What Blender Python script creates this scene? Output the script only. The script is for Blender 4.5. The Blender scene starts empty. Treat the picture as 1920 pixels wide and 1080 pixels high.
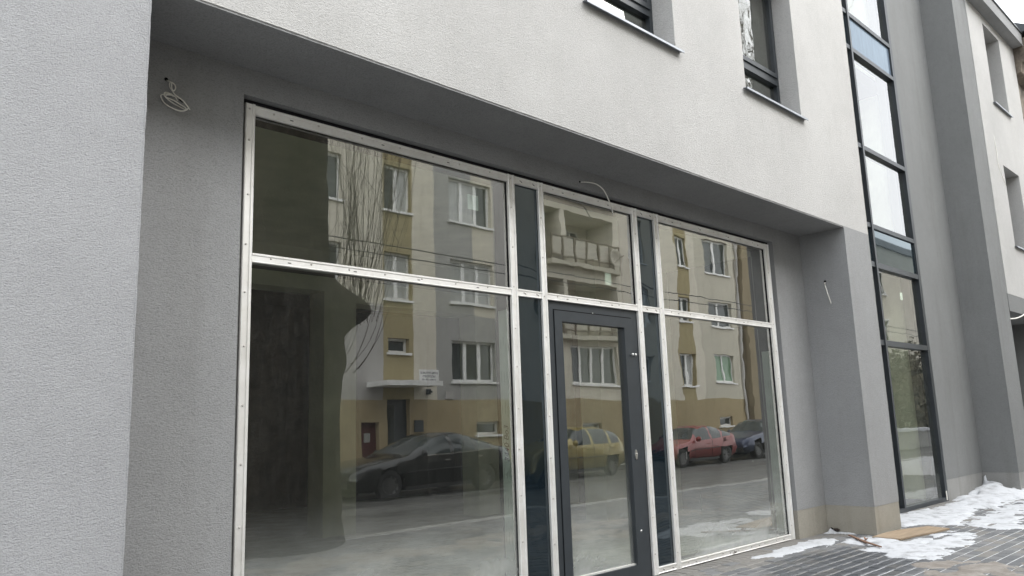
import bpy, bmesh, math, random
from mathutils import Vector, Matrix, noise
random.seed(7)
S = bpy.context.scene
COL = S.collection

# ------------------------------------------------------------------ camera
yaw, pitch, roll = (math.radians(a) for a in (44.327, 10.022, -1.952))
CAM = Vector((0.0, -4.612, 1.4))
F = Vector((math.sin(yaw)*math.cos(pitch), math.cos(yaw)*math.cos(pitch), math.sin(pitch)))
R0 = Vector((math.cos(yaw), -math.sin(yaw), 0)); U0 = R0.cross(F)
RR = math.cos(roll)*R0 + math.sin(roll)*U0
UU = -math.sin(roll)*R0 + math.cos(roll)*U0
cd = bpy.data.cameras.new('camera'); cam = bpy.data.objects.new('camera', cd); COL.objects.link(cam)
m = Matrix((RR, UU, -F)).transposed().to_4x4(); m.translation = CAM
cam.matrix_world = m
cd.sensor_width = 36; cd.lens = 1473.0/1920*36; cd.clip_end = 1500; cd.clip_start = 0.05
S.camera = cam

# ------------------------------------------------------------------ overcast sky, soft sun, exposure
W = bpy.data.worlds.new('World'); S.world = W; W.use_nodes = True
nt = W.node_tree; nt.nodes.clear()
sky = nt.nodes.new('ShaderNodeTexSky'); sky.sky_type = 'NISHITA'; sky.sun_disc = False
sky.sun_elevation = math.radians(38); sky.sun_rotation = math.radians(152)
sky.dust_density = 4; sky.air_density = 1.5
hs = nt.nodes.new('ShaderNodeHueSaturation'); hs.inputs['Saturation'].default_value = 0.35
mx = nt.nodes.new('ShaderNodeMix'); mx.data_type = 'RGBA'; mx.inputs[0].default_value = 0.86
mx.inputs['B'].default_value = (8.9, 9.25, 9.65, 1)
bg = nt.nodes.new('ShaderNodeBackground'); bg.inputs['Strength'].default_value = 0.1
wo = nt.nodes.new('ShaderNodeOutputWorld')
nt.links.new(sky.outputs[0], hs.inputs['Color']); nt.links.new(hs.outputs[0], mx.inputs['A'])
nt.links.new(mx.outputs['Result'], bg.inputs['Color']); nt.links.new(bg.outputs[0], wo.inputs['Surface'])
sd = bpy.data.lights.new('sun', 'SUN'); sd.energy = 1.0; sd.angle = math.radians(50); sd.color = (1, 0.985, 0.96)
sun = bpy.data.objects.new('sun', sd); COL.objects.link(sun)
sun.rotation_euler = Vector((-0.5, 0.95, -0.95)).to_track_quat('-Z', 'Y').to_euler()
S.view_settings.view_transform = 'Standard'; S.view_settings.look = 'None'
S.view_settings.exposure = 1.82; S.view_settings.gamma = 1
S.render.engine = 'CYCLES'
S.cycles.max_bounces = 7; S.cycles.transparent_max_bounces = 24; S.cycles.glossy_bounces = 4; S.cycles.diffuse_bounces = 3
S.cycles.caustics_reflective = False; S.cycles.caustics_refractive = False
S.render.resolution_x = 1024; S.render.resolution_y = 576

# ------------------------------------------------------------------ mesh helpers
class MB:
    def __init__(s): s.v = []; s.f = []; s.mi = []
    def q(s, pts, mi=0):
        n = len(s.v); s.v += [tuple(p) for p in pts]; s.f.append(tuple(range(n, n+len(pts)))); s.mi.append(mi)
    def box(s, x0, x1, y0, y1, z0, z1, mi=0):
        n = len(s.v)
        s.v += [(x0,y0,z0),(x1,y0,z0),(x1,y1,z0),(x0,y1,z0),(x0,y0,z1),(x1,y0,z1),(x1,y1,z1),(x0,y1,z1)]
        for f in ((0,3,2,1),(4,5,6,7),(0,1,5,4),(1,2,6,5),(2,3,7,6),(3,0,4,7)):
            s.f.append(tuple(n+i for i in f)); s.mi.append(mi)
        return s
    def prism(s, prof, a0, a1, axis='z'):
        def P(p, a):
            return (p[0], p[1], a) if axis == 'z' else (a, p[0], p[1]) if axis == 'x' else (p[0], a, p[1])
        n = len(s.v); k = len(prof)
        s.v += [P(p, a0) for p in prof] + [P(p, a1) for p in prof]
        for i in range(k):
            j = (i+1) % k; s.f.append((n+i, n+j, n+k+j, n+k+i)); s.mi.append(0)
        s.f.append(tuple(n+i for i in range(k))[::-1]); s.mi.append(0)
        s.f.append(tuple(n+k+i for i in range(k))); s.mi.append(0)
        return s
    def tube(s, pts, r, seg=6, cap=True):
        pts = [Vector(p) for p in pts]; n0 = len(s.v); N = len(pts)
        up = Vector((0.31, 0.22, 0.93))
        for i, p in enumerate(pts):
            t = (pts[min(i+1, N-1)] - pts[max(i-1, 0)]).normalized()
            a = t.cross(up)
            if a.length < 1e-3: a = t.cross(Vector((1, 0, 0)))
            a.normalize(); b = t.cross(a)
            rr = r[i] if isinstance(r, (list, tuple)) else r
            for k in range(seg):
                c = 2*math.pi*k/seg
                s.v.append(tuple(p + rr*(math.cos(c)*a + math.sin(c)*b)))
        for i in range(N-1):
            for k in range(seg):
                k2 = (k+1) % seg
                s.f.append((n0+i*seg+k, n0+i*seg+k2, n0+(i+1)*seg+k2, n0+(i+1)*seg+k)); s.mi.append(0)
        if cap:
            s.f.append(tuple(n0+k for k in range(seg))[::-1]); s.mi.append(0)
            s.f.append(tuple(n0+(N-1)*seg+k for k in range(seg))); s.mi.append(0)
        return s
    def lathe(s, prof, c=(0,0,0), axis='y', seg=16):
        # prof: (radius, along axis)
        n0 = len(s.v); k = len(prof)
        for i in range(seg):
            a = 2*math.pi*i/seg; ca, sa = math.cos(a), math.sin(a)
            for r, h in prof:
                if axis == 'y': s.v.append((c[0]+r*ca, c[1]+h, c[2]+r*sa))
                elif axis == 'z': s.v.append((c[0]+r*ca, c[1]+r*sa, c[2]+h))
                else: s.v.append((c[0]+h, c[1]+r*ca, c[2]+r*sa))
        for i in range(seg):
            j = (i+1) % seg
            for t in range(k-1):
                s.f.append((n0+i*k+t, n0+j*k+t, n0+j*k+t+1, n0+i*k+t+1)); s.mi.append(0)
        return s
    def holed(s, x0, x1, z0, z1, y0, y1, holes, matf=None, cx=(), cz=(), rmi=0):
        xs = sorted({x0, x1, *[h[0] for h in holes], *[h[1] for h in holes], *cx}); xs = [x for x in xs if x0-1e-6 <= x <= x1+1e-6]
        zs = sorted({z0, z1, *[h[2] for h in holes], *[h[3] for h in holes], *cz}); zs = [z for z in zs if z0-1e-6 <= z <= z1+1e-6]
        def solid(i, j):
            if i < 0 or j < 0 or i >= len(xs)-1 or j >= len(zs)-1: return False
            xc, zc = (xs[i]+xs[i+1])/2, (zs[j]+zs[j+1])/2
            return not any(h[0] < xc < h[1] and h[2] < zc < h[3] for h in holes)
        for i in range(len(xs)-1):
            for j in range(len(zs)-1):
                if not solid(i, j): continue
                a, b, c, d = xs[i], xs[i+1], zs[j], zs[j+1]
                mi = matf((a+b)/2, (c+d)/2) if matf else 0
                s.q([(a,y0,c),(b,y0,c),(b,y0,d),(a,y0,d)], mi); s.q([(a,y1,c),(a,y1,d),(b,y1,d),(b,y1,c)], mi)
                if not solid(i-1, j): s.q([(a,y0,c),(a,y0,d),(a,y1,d),(a,y1,c)], mi)
                if not solid(i+1, j): s.q([(b,y0,c),(b,y1,c),(b,y1,d),(b,y0,d)], mi)
                if not solid(i, j-1): s.q([(a,y0,c),(a,y1,c),(b,y1,c),(b,y0,c)], mi)
                if not solid(i, j+1): s.q([(a,y0,d),(b,y0,d),(b,y1,d),(a,y1,d)], mi)
        return s
    def build(s, name, mat, parent=None, smooth=False, world=True, bevel=0):
        me = bpy.data.meshes.new(name); me.from_pydata(s.v, [], s.f)
        mats = mat if isinstance(mat, (list, tuple)) else [mat]
        for mm in mats: me.materials.append(mm)
        if len(mats) > 1: me.polygons.foreach_set('material_index', s.mi)
        bm = bmesh.new(); bm.from_mesh(me)
        if smooth: bmesh.ops.remove_doubles(bm, verts=bm.verts, dist=1e-5)
        bmesh.ops.recalc_face_normals(bm, faces=bm.faces)
        if bevel: bmesh.ops.bevel(bm, geom=bm.edges[:], offset=bevel, segments=1, affect='EDGES')
        bm.to_mesh(me); bm.free()
        if smooth: me.polygons.foreach_set('use_smooth', [True]*len(me.polygons))
        me.update()
        return link(name, me, parent, world)

def link(name, me, parent=None, world=True):
    o = bpy.data.objects.new(name, me); COL.objects.link(o)
    if parent is not None:
        o.parent = parent
        if world: o.matrix_parent_inverse = Matrix.Translation(-WLOC.get(parent.name, Vector((0,0,0))))
    WLOC[o.name] = WLOC.get(parent.name, Vector((0,0,0))) if (parent is not None and not world) else Vector((0,0,0))
    return o
WLOC = {}
def thing(name, label, cat, loc=(0,0,0), group=None, rz=0):
    o = bpy.data.objects.new(name, None); COL.objects.link(o); o.location = loc; o.rotation_euler.z = rz
    o.empty_display_size = 0.2
    WLOC[o.name] = Vector(loc); tag(o, label, cat, group); return o
def tag(o, label=None, cat=None, group=None, kind=None):
    if label: o['label'] = label
    if cat: o['category'] = cat
    if group: o['group'] = group
    if kind: o['kind'] = kind
    return o
def B(*a, mi=0): return MB().box(*a, mi=mi)

# ------------------------------------------------------------------ materials
def newmat(name):
    m = bpy.data.materials.new(name); m.use_nodes = True; t = m.node_tree; t.nodes.clear()
    out = t.nodes.new('ShaderNodeOutputMaterial'); return m, t, out
def nd(t, kind, **kw):
    n = t.nodes.new(kind)
    for k, v in kw.items():
        if k.startswith('i_'): n.inputs[k[2:].replace('_', ' ')].default_value = v
        else: setattr(n, k, v)
    return n
def ramp(t, src, a, b, lo=(0,0,0,1), hi=(1,1,1,1)):
    r = nd(t, 'ShaderNodeValToRGB'); r.color_ramp.elements[0].position = a; r.color_ramp.elements[1].position = b
    r.color_ramp.elements[0].color = lo; r.color_ramp.elements[1].color = hi
    t.links.new(src, r.inputs[0]); return r.outputs[0]
def mixc(t, fac, a, b, blend='MIX'):
    x = nd(t, 'ShaderNodeMix', data_type='RGBA', blend_type=blend)
    for i, v in (('A', a), ('B', b)):
        if isinstance(v, tuple): x.inputs[i].default_value = v if len(v) == 4 else (*v, 1)
        else: t.links.new(v, x.inputs[i])
    if isinstance(fac, (int, float)): x.inputs[0].default_value = fac
    else: t.links.new(fac, x.inputs[0])
    return x.outputs['Result']
def math_(t, op, a, b=None, c=None):
    n = nd(t, 'ShaderNodeMath', operation=op)
    for i, v in enumerate((a, b, c)):
        if v is None: continue
        if isinstance(v, (int, float)): n.inputs[i].default_value = v
        else: t.links.new(v, n.inputs[i])
    return n.outputs[0]
def noisetex(t, scale, detail=4, rough=0.55, vec=None, dist=0, stretch=None):
    n = nd(t, 'ShaderNodeTexNoise'); n.inputs['Scale'].default_value = scale; n.inputs['Detail'].default_value = detail
    n.inputs['Roughness'].default_value = rough; n.inputs['Distortion'].default_value = dist
    if vec is None: vec = nd(t, 'ShaderNodeNewGeometry').outputs['Position']
    if stretch:
        mp = nd(t, 'ShaderNodeMapping'); mp.inputs['Scale'].default_value = stretch; t.links.new(vec, mp.inputs['Vector']); vec = mp.outputs[0]
    t.links.new(vec, n.inputs['Vector']); return n.outputs[0]
def bump(t, h, dist, strength=1.0, normal=None):
    b = nd(t, 'ShaderNodeBump'); b.inputs['Strength'].default_value = strength; b.inputs['Distance'].default_value = dist
    t.links.new(h, b.inputs['Height'])
    if normal: t.links.new(normal, b.inputs['Normal'])
    return b.outputs[0]

def plain(name, col, rough=0.6, metal=0.0, var=0.12, vscale=6, bumpd=0.0, bscale=60, coat=0, spec=0.5, stretch=None):
    m, t, out = newmat(name)
    p = nd(t, 'ShaderNodeBsdfPrincipled'); p.inputs['Roughness'].default_value = rough; p.inputs['Metallic'].default_value = metal
    p.inputs['Coat Weight'].default_value = coat; p.inputs['Specular IOR Level'].default_value = spec
    n = noisetex(t, vscale, 5, 0.6, stretch=stretch)
    c = mixc(t, ramp(t, n, 0.3, 0.7), tuple(x*(1-var) for x in col), tuple(min(1, x*(1+var)) for x in col))
    t.links.new(c, p.inputs['Base Color'])
    if bumpd: t.links.new(bump(t, noisetex(t, bscale, 3), bumpd), p.inputs['Normal'])
    t.links.new(p.outputs[0], out.inputs[0]); return m

def stucco(name, col, var=0.06, grain=0.0035, scale=75, stretch=(1, 1, 1.7), dirt=0.0):
    m, t, out = newmat(name)
    p = nd(t, 'ShaderNodeBsdfPrincipled'); p.inputs['Roughness'].default_value = 0.95; p.inputs['Specular IOR Level'].default_value = 0.15
    big = noisetex(t, 0.9, 4, 0.6); mid = noisetex(t, 9, 4, 0.6)
    fine = noisetex(t, scale, 3, 0.65, stretch=stretch, dist=0.4)
    fine2 = noisetex(t, scale*0.45, 2, 0.5, stretch=(1, 1, 2.4), dist=0.8)
    c = mixc(t, ramp(t, big, 0.3, 0.7), tuple(x*(1-var) for x in col), tuple(x*(1+var) for x in col))
    c = mixc(t, math_(t, 'MULTIPLY', ramp(t, mid, 0.35, 0.75), 0.35), c, mixc(t, 1.0, c, (0.86, 0.86, 0.86), 'MULTIPLY'))
    # grain pits darkened in the colour, standing in for relief shade
    g = ramp(t, fine, 0.30, 0.52)
    c = mixc(t, g, mixc(t, 1.0, c, (0.72, 0.72, 0.73), 'MULTIPLY'), c)
    if dirt:
        st = noisetex(t, 1.3, 5, 0.65, stretch=(3.5, 3.5, 0.35))
        c = mixc(t, math_(t, 'MULTIPLY', ramp(t, st, 0.5, 0.78), dirt), c, mixc(t, 1.0, c, (0.62, 0.60, 0.56), 'MULTIPLY'))
    t.links.new(c, p.inputs['Base Color'])
    h = math_(t, 'ADD', fine, math_(t, 'MULTIPLY', fine2, 0.8))
    t.links.new(bump(t, h, grain), p.inputs['Normal'])
    t.links.new(p.outputs[0], out.inputs[0]); return m

def glassmat(name, wave=0.002, wscale=0.8, tint=(0.93, 0.955, 0.91), r0=0.23, rk=1.9, grime=1.0, haze=0.016, fine=0.00012, gz=1.05, rough=0.0, gcol=(1.0, 0.99, 0.945, 1)):
    m, t, out = newmat(name)
    geo = nd(t, 'ShaderNodeNewGeometry'); info = nd(t, 'ShaderNodeObjectInfo')
    def n4(scale, detail=1.5):
        n = nd(t, 'ShaderNodeTexNoise', noise_dimensions='4D'); n.inputs['Scale'].default_value = scale; n.inputs['Detail'].default_value = detail
        t.links.new(geo.outputs['Position'], n.inputs['Vector'])
        t.links.new(math_(t, 'MULTIPLY', info.outputs['Random'], 37.0), n.inputs['W']); return n.outputs[0]
    nrm = bump(t, n4(wscale, 1.0), wave)
    nrm = bump(t, n4(5.0, 1.0), fine, normal=nrm)
    fr = nd(t, 'ShaderNodeFresnel'); fr.inputs['IOR'].default_value = 1.5
    front = math_(t, 'SUBTRACT', 1.0, geo.outputs['Backfacing'])   # the coated outer surface of the pane mirrors, once per crossing
    fac = math_(t, 'MULTIPLY', math_(t, 'MINIMUM', math_(t, 'MULTIPLY_ADD', fr.outputs[0], rk, r0), 1.0), front)
    tr = nd(t, 'ShaderNodeBsdfTransparent'); tr.inputs['Color'].default_value = (*tint, 1)
    gl = nd(t, 'ShaderNodeBsdfGlossy'); gl.inputs['Roughness'].default_value = rough; t.links.new(nrm, gl.inputs['Normal'])
    gl.inputs['Color'].default_value = gcol
    ms = nd(t, 'ShaderNodeMixShader'); t.links.new(fac, ms.inputs[0]); t.links.new(tr.outputs[0], ms.inputs[1]); t.links.new(gl.outputs[0], ms.inputs[2])
    # dust film: more towards the bottom edge where rain splashes, wiped streaks, specks
    sep = nd(t, 'ShaderNodeSeparateXYZ'); t.links.new(geo.outputs['Position'], sep.inputs[0])
    low = nd(t, 'ShaderNodeMapRange'); low.inputs['From Min'].default_value = gz; low.inputs['From Max'].default_value = 0.0; low.interpolation_type = 'SMOOTHSTEP'
    t.links.new(sep.outputs['Z'], low.inputs['Value'])
    n1 = noisetex(t, 2.0, 5, 0.55, vec=geo.outputs['Position'], dist=0.5, stretch=(0.8, 1, 1.6))
    n2 = noisetex(t, 7, 4, 0.6, vec=geo.outputs['Position'], stretch=(5, 5, 0.7))
    d = math_(t, 'MULTIPLY', low.outputs[0], ramp(t, n1, 0.15, 0.95))
    d = math_(t, 'MULTIPLY', d, grime)
    d2 = math_(t, 'MULTIPLY', ramp(t, n2, 0.45, 0.8), haze*1.5)
    vor = nd(t, 'ShaderNodeTexVoronoi'); vor.inputs['Scale'].default_value = 26; t.links.new(geo.outputs['Position'], vor.inputs['Vector'])
    spk = math_(t, 'MULTIPLY', ramp(t, vor.outputs['Distance'], 0.03, 0.07, (1,1,1,1), (0,0,0,1)), ramp(t, noisetex(t, 3, 2, vec=geo.outputs['Position']), 0.55, 0.6))
    d = math_(t, 'ADD', math_(t, 'ADD', d, d2), math_(t, 'ADD', haze, math_(t, 'MULTIPLY', spk, 0.25)))
    d = math_(t, 'MULTIPLY', d, front)
    df = nd(t, 'ShaderNodeBsdfDiffuse'); df.inputs['Color'].default_value = (0.50, 0.52, 0.50, 1)
    m2 = nd(t, 'ShaderNodeMixShader'); t.links.new(d, m2.inputs[0]); t.links.new(ms.outputs[0], m2.inputs[1]); t.links.new(df.outputs[0], m2.inputs[2])
    t.links.new(m2.outputs[0], out.inputs[0]); return m

def spandrelmat(name, col, wave, wscale, rk=1.6, r0=0.03):
    m, t, out = newmat(name)
    geo = nd(t, 'ShaderNodeNewGeometry')
    n = noisetex(t, wscale, 1.0, vec=geo.outputs['Position'])
    nrm = bump(t, n, wave)
    fr = nd(t, 'ShaderNodeFresnel'); fr.inputs['IOR'].default_value = 1.5
    fac = math_(t, 'MULTIPLY_ADD', fr.outputs[0], rk, r0)
    df = nd(t, 'ShaderNodeBsdfDiffuse')
    t.links.new(mixc(t, ramp(t, noisetex(t, 5, 5, vec=geo.outputs['Position'], stretch=(4, 4, 0.6)), 0.35, 0.8), col, tuple(c*1.3+0.002 for c in col)), df.inputs['Color'])
    gl = nd(t, 'ShaderNodeBsdfGlossy'); gl.inputs['Roughness'].default_value = 0.02; t.links.new(nrm, gl.inputs['Normal']); gl.inputs['Color'].default_value = (0.85, 0.95, 1, 1)
    ms = nd(t, 'ShaderNodeMixShader'); t.links.new(fac, ms.inputs[0]); t.links.new(df.outputs[0], ms.inputs[1]); t.links.new(gl.outputs[0], ms.inputs[2])
    t.links.new(ms.outputs[0], out.inputs[0]); return m

M = {}
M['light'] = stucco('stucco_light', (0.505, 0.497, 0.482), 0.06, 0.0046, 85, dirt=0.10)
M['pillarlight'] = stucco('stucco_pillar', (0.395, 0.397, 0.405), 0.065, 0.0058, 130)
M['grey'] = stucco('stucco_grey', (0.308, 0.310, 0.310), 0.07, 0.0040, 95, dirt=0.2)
M['grey2'] = stucco('stucco_bay_grey', (0.222, 0.226, 0.224), 0.05, 0.0034, 95, dirt=0.3)
M['plinth'] = stucco('stucco_plinth', (0.335, 0.315, 0.27), 0.10, 0.002, 110, dirt=0.45)
M['alu'] = None
def alu():
    m, t, out = newmat('aluminium_strip')
    p = nd(t, 'ShaderNodeBsdfPrincipled'); p.inputs['Metallic'].default_value = 0.62
    n = noisetex(t, 3, 5, 0.65); n2 = noisetex(t, 14, 4, 0.6)
    c = mixc(t, ramp(t, n, 0.35, 0.7), (0.76, 0.745, 0.71), (0.90, 0.89, 0.87))
    c = mixc(t, math_(t, 'MULTIPLY', ramp(t, n2, 0.56, 0.74), 0.2), c, (0.46, 0.43, 0.38))
    t.links.new(c, p.inputs['Base Color'])
    t.links.new(math_(t, 'MULTIPLY_ADD', n2, 0.3, 0.38), p.inputs['Roughness'])
    t.links.new(bump(t, noisetex(t, 9, 2), 0.0012), p.inputs['Normal'])
    t.links.new(p.outputs[0], out.inputs[0]); return m
M['alu'] = alu()
M['screw'] = plain('screw_steel', (0.55, 0.53, 0.50), 0.35, 0.7)
M['slot'] = plain('slot_dark', (0.02, 0.02, 0.02), 0.8)
M['anth'] = plain('anthracite_frame', (0.030, 0.036, 0.042), 0.42, 0.0, 0.15, 5, 0.0003, 200)
M['frame'] = plain('frame_shade_dark', (0.012, 0.012, 0.015), 0.6, spec=0.25)  # anthracite blackened in colour to stand in for the shaded frame gaps
M['rubber'] = plain('black_gap', (0.008, 0.008, 0.008), 0.9, spec=0.1)
M['sill'] = plain('sill_metal', (0.26, 0.275, 0.30), 0.4, 0.3)
M['glass'] = glassmat('shop_glass', 0.0011, 0.75)
M['glass_r'] = glassmat('shop_glass_wavy', 0.0034, 0.75, fine=0.00028, grime=0.85, gz=1.05)
M['glass_d'] = glassmat('door_glass', 0.0045, 0.8, fine=0.0002, grime=0.75, gz=1.25)
M['glass_t'] = glassmat('stair_glass', 0.003, 0.8, fine=0.0005, grime=0.35, gz=0.6, r0=0.12, rk=0.8, gcol=(1.0, 0.99, 0.985, 1))
M['glass_u'] = glassmat('upper_glass', 0.004, 1.0, fine=0.0022, r0=0.16, rk=1.0, tint=(0.7, 0.74, 0.7))
M['span'] = spandrelmat('spandrel_dark', (0.007, 0.012, 0.016), 0.010, 1.5, 1.3, 0.0)
M['span_t'] = spandrelmat('spandrel_stair', (0.012, 0.018, 0.022), 0.0012, 0.9, 0.9, 0.0)
M['span_g'] = spandrelmat('spandrel_bluegrey', (0.12, 0.15, 0.19), 0.003, 1.0, 0.55, 0.0)
M['int'] = plain('interior_plaster', (0.80, 0.80, 0.67), 0.9, 0, 0.12, 2.5, 0.001, 40)
M['intdark'] = plain('interior_painted_dark', (0.018, 0.019, 0.02), 0.9)  # near-black colour stands in for the darkness of the back rooms
M['intfloor'] = plain('interior_screed', (0.46, 0.46, 0.42), 0.8, 0, 0.3, 3)
M['tape'] = plain('protective_film', (0.52, 0.58, 0.56), 0.35)
M['paper'] = plain('paper_label', (0.72, 0.82, 0.80), 0.7)
M['ink'] = plain('ink', (0.11, 0.115, 0.13), 0.8)
M['cable'] = plain('white_cable', (0.74, 0.72, 0.66), 0.45)
M['black'] = plain('black_tape', (0.01, 0.01, 0.01), 0.5)
M['hole'] = plain('bore_hole', (0.004, 0.004, 0.004), 1.0, spec=0)
M['steel'] = plain('lock_steel', (0.62, 0.62, 0.60), 0.28, 0.9)

# ------------------------------------------------------------------ ground, road, pavements
def asphalt():
    m, t, out = newmat('wet_asphalt')
    p = nd(t, 'ShaderNodeBsdfPrincipled')
    n = noisetex(t, 0.5, 6, 0.65, stretch=(0.35, 1.6, 1)); f = noisetex(t, 90, 2)
    c = mixc(t, ramp(t, n, 0.4, 0.62), (0.035, 0.035, 0.033), (0.085, 0.083, 0.077))
    c = mixc(t, math_(t, 'MULTIPLY', f, 0.5), c, (0.10, 0.098, 0.092))
    t.links.new(c, p.inputs['Base Color']); t.links.new(ramp(t, n, 0.4, 0.6, (0.35,)*3+(1,), (0.8,)*3+(1,)), p.inputs['Roughness'])
    t.links.new(bump(t, f, 0.003), p.inputs['Normal']); t.links.new(p.outputs[0], out.inputs[0]); return m
M['asphalt'] = asphalt()
def jointmat():
    m, t, out = newmat('joint_sand_and_snow')
    p = nd(t, 'ShaderNodeBsdfPrincipled'); p.inputs['Roughness'].default_value = 0.9
    geo = nd(t, 'ShaderNodeNewGeometry'); sep = nd(t, 'ShaderNodeSeparateXYZ'); t.links.new(geo.outputs['Position'], sep.inputs[0])
    # trampled snow stays in the joints away from the shop front
    a = nd(t, 'ShaderNodeMapRange'); a.inputs['From Min'].default_value = -1.0; a.inputs['From Max'].default_value = -1.4; t.links.new(sep.outputs['Y'], a.inputs['Value'])
    b = nd(t, 'ShaderNodeMapRange'); b.inputs['From Min'].default_value = 9.0; b.inputs['From Max'].default_value = 9.8; t.links.new(sep.outputs['X'], b.inputs['Value'])
    s_ = math_(t, 'MAXIMUM', math_(t, 'MAXIMUM', a.outputs[0], b.outputs[0]), 0.12)
    n = noisetex(t, 1.7, 5, 0.6, vec=geo.outputs['Position'])
    n2 = noisetex(t, 9, 4, 0.6, vec=geo.outputs['Position'])
    k = math_(t, 'GREATER_THAN', math_(t, 'ADD', math_(t, 'MULTIPLY', s_, 0.75), math_(t, 'ADD', math_(t, 'MULTIPLY', n, 0.5), math_(t, 'MULTIPLY', n2, 0.35))), 0.93)
    t.links.new(mixc(t, k, (0.40, 0.385, 0.35), (0.55, 0.555, 0.56)), p.inputs['Base Color'])
    t.links.new(p.outputs[0], out.inputs[0]); return m
M['joint'] = jointmat()
def pavermat(name, col):
    m, t, out = newmat(name)
    p = nd(t, 'ShaderNodeBsdfPrincipled')
    geo = nd(t, 'ShaderNodeNewGeometry'); sep = nd(t, 'ShaderNodeSeparateXYZ'); t.links.new(geo.outputs['Position'], sep.inputs[0])
    f = noisetex(t, 160, 3, 0.6, vec=geo.outputs['Position']); n = noisetex(t, 5, 5, 0.6, vec=geo.outputs['Position'])
    c = mixc(t, ramp(t, f, 0.3, 0.7), tuple(x*0.72 for x in col), tuple(x*1.25 for x in col))
    # a wet melt-water stain between the shop front and the snow
    dx = math_(t, 'MULTIPLY', math_(t, 'SUBTRACT', sep.outputs['X'], 7.75), 0.72)
    dy = math_(t, 'MULTIPLY', math_(t, 'SUBTRACT', sep.outputs['Y'], -1.15), 1.35)
    r = math_(t, 'SQRT', math_(t, 'ADD', math_(t, 'MULTIPLY', dx, dx), math_(t, 'MULTIPLY', dy, dy)))
    wet = nd(t, 'ShaderNodeMapRange'); wet.inputs['From Min'].default_value = 0.98; wet.inputs['From Max'].default_value = 0.72
    t.links.new(math_(t, 'ADD', r, math_(t, 'MULTIPLY', math_(t, 'SUBTRACT', n, 0.5), 0.5)), wet.inputs['Value'])
    wet2 = ramp(t, noisetex(t, 0.8, 4, 0.6, vec=geo.outputs['Position']), 0.50, 0.60)
    w = math_(t, 'MAXIMUM', wet.outputs[0], math_(t, 'MULTIPLY', wet2, 0.3))
    c = mixc(t, w, c, mixc(t, 1.0, c, (0.42, 0.44, 0.48), 'MULTIPLY'))
    # dry salt bloom and thin frost
    fr = noisetex(t, 3.1, 6, 0.7, vec=geo.outputs['Position'], stretch=(0.5, 1.8, 1))
    c = mixc(t, math_(t, 'MULTIPLY', ramp(t, fr, 0.60, 0.78), 0.32), c, (0.36, 0.36, 0.355))
    t.links.new(c, p.inputs['Base Color'])
    t.links.new(math_(t, 'MULTIPLY_ADD', w, -0.42, 0.85), p.inputs['Roughness'])
    t.links.new(bump(t, f, 0.0015), p.inputs['Normal']); t.links.new(p.outputs[0], out.inputs[0]); return m
M['pav'] = [pavermat('paver_grey', (0.19, 0.19, 0.19)), pavermat('paver_darkgrey', (0.145, 0.148, 0.152)), pavermat('paver_warm', (0.205, 0.195, 0.18))]
M['kerb'] = plain('kerb_concrete', (0.30, 0.295, 0.28), 0.85, 0, 0.2, 4, 0.002, 80)
M['earth'] = plain('frozen_ground', (0.20, 0.19, 0.17), 0.95, 0, 0.4, 0.6)

tag(B(-300, 400, -300, 300, -1.5, -0.30).build('ground', M['earth']), 'frozen bare ground under the street and buildings', kind='structure')
tag(B(-60, 160, -12.30, -4.97, -0.28, -0.12).build('road', M['asphalt']), 'wet grey asphalt street along the shop front', kind='structure')
pave = B(-20, 60, -4.80, 0.25, -0.28, -0.006).build('pavement', M['joint']); tag(pave, 'grey block pavement in front of the shop', kind='structure')
tag(B(-60, 160, -4.97, -4.80, -0.28, 0.0).build('kerb', M['kerb']), 'concrete kerb between pavement and street', kind='structure')
tag(B(-60, 160, -14.6, -12.45, -0.28, 0.0).build('far_pavement', M['kerb']), 'concrete pavement across the street', kind='structure')
tag(B(-60, 160, -12.45, -12.30, -0.28, 0.004).build('far_kerb', M['kerb']), 'kerb on the far side of the street', kind='structure')

# pavers: rows parallel to the facade, a soldier course along the shop front
def paver_shape(lx, ly):
    mb = MB(); e = 0.006
    t = [(-lx/2+e,-ly/2+e,0.0),(lx/2-e,-ly/2+e,0.0),(lx/2-e,ly/2-e,0.0),(-lx/2+e,ly/2-e,0.0)]
    b = [(-lx/2,-ly/2,-0.005),(lx/2,-ly/2,-0.005),(lx/2,ly/2,-0.005),(-lx/2,ly/2,-0.005)]
    d = [(x,y,-0.03) for x,y,_ in b]
    mb.q(t)
    for A_, C_ in ((b, t), (d, b)):
        for i in range(4): mb.q([A_[i], A_[(i+1)%4], C_[(i+1)%4], C_[i]])
    return mb
def projpx(p):
    d = Vector(p) - CAM; z = d.dot(F)
    if z < 0.1: return None
    return 960+1473*d.dot(RR)/z, 540-1473*d.dot(UU)/z, z
rows = []
rng = random.Random(3)
x = -1.0
while x < 19.5: rows.append((x, -0.095, 0)); x += 0.109       # soldier course
y = -0.195 - 0.057; k = 0
while y > -4.76:
    x = -1.0 + (0.105 if k % 2 else 0.0) + rng.uniform(-0.01, 0.01)
    while x < 19.5: rows.append((x, y, 1)); x += 0.209
    y -= 0.1165; k += 1
SH = [paver_shape(0.099, 0.185), paver_shape(0.199, 0.1045)]
SM = []
for mb in SH:
    l = []
    for mt in M['pav']:
        o = mb.build('paver', mt); l.append(o.data); bpy.data.objects.remove(o)
    SM.append(l)
def hidden(x, y):
    # behind the right-hand pier, or under the deep snow
    if x > 9.7:
        t = (9.724-0)/x; yy = CAM.y + (y-CAM.y)*t
        if yy > -0.66 and x > 9.72 and y > -0.7 and x < 11.8: return True
    return False
cand = []
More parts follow.
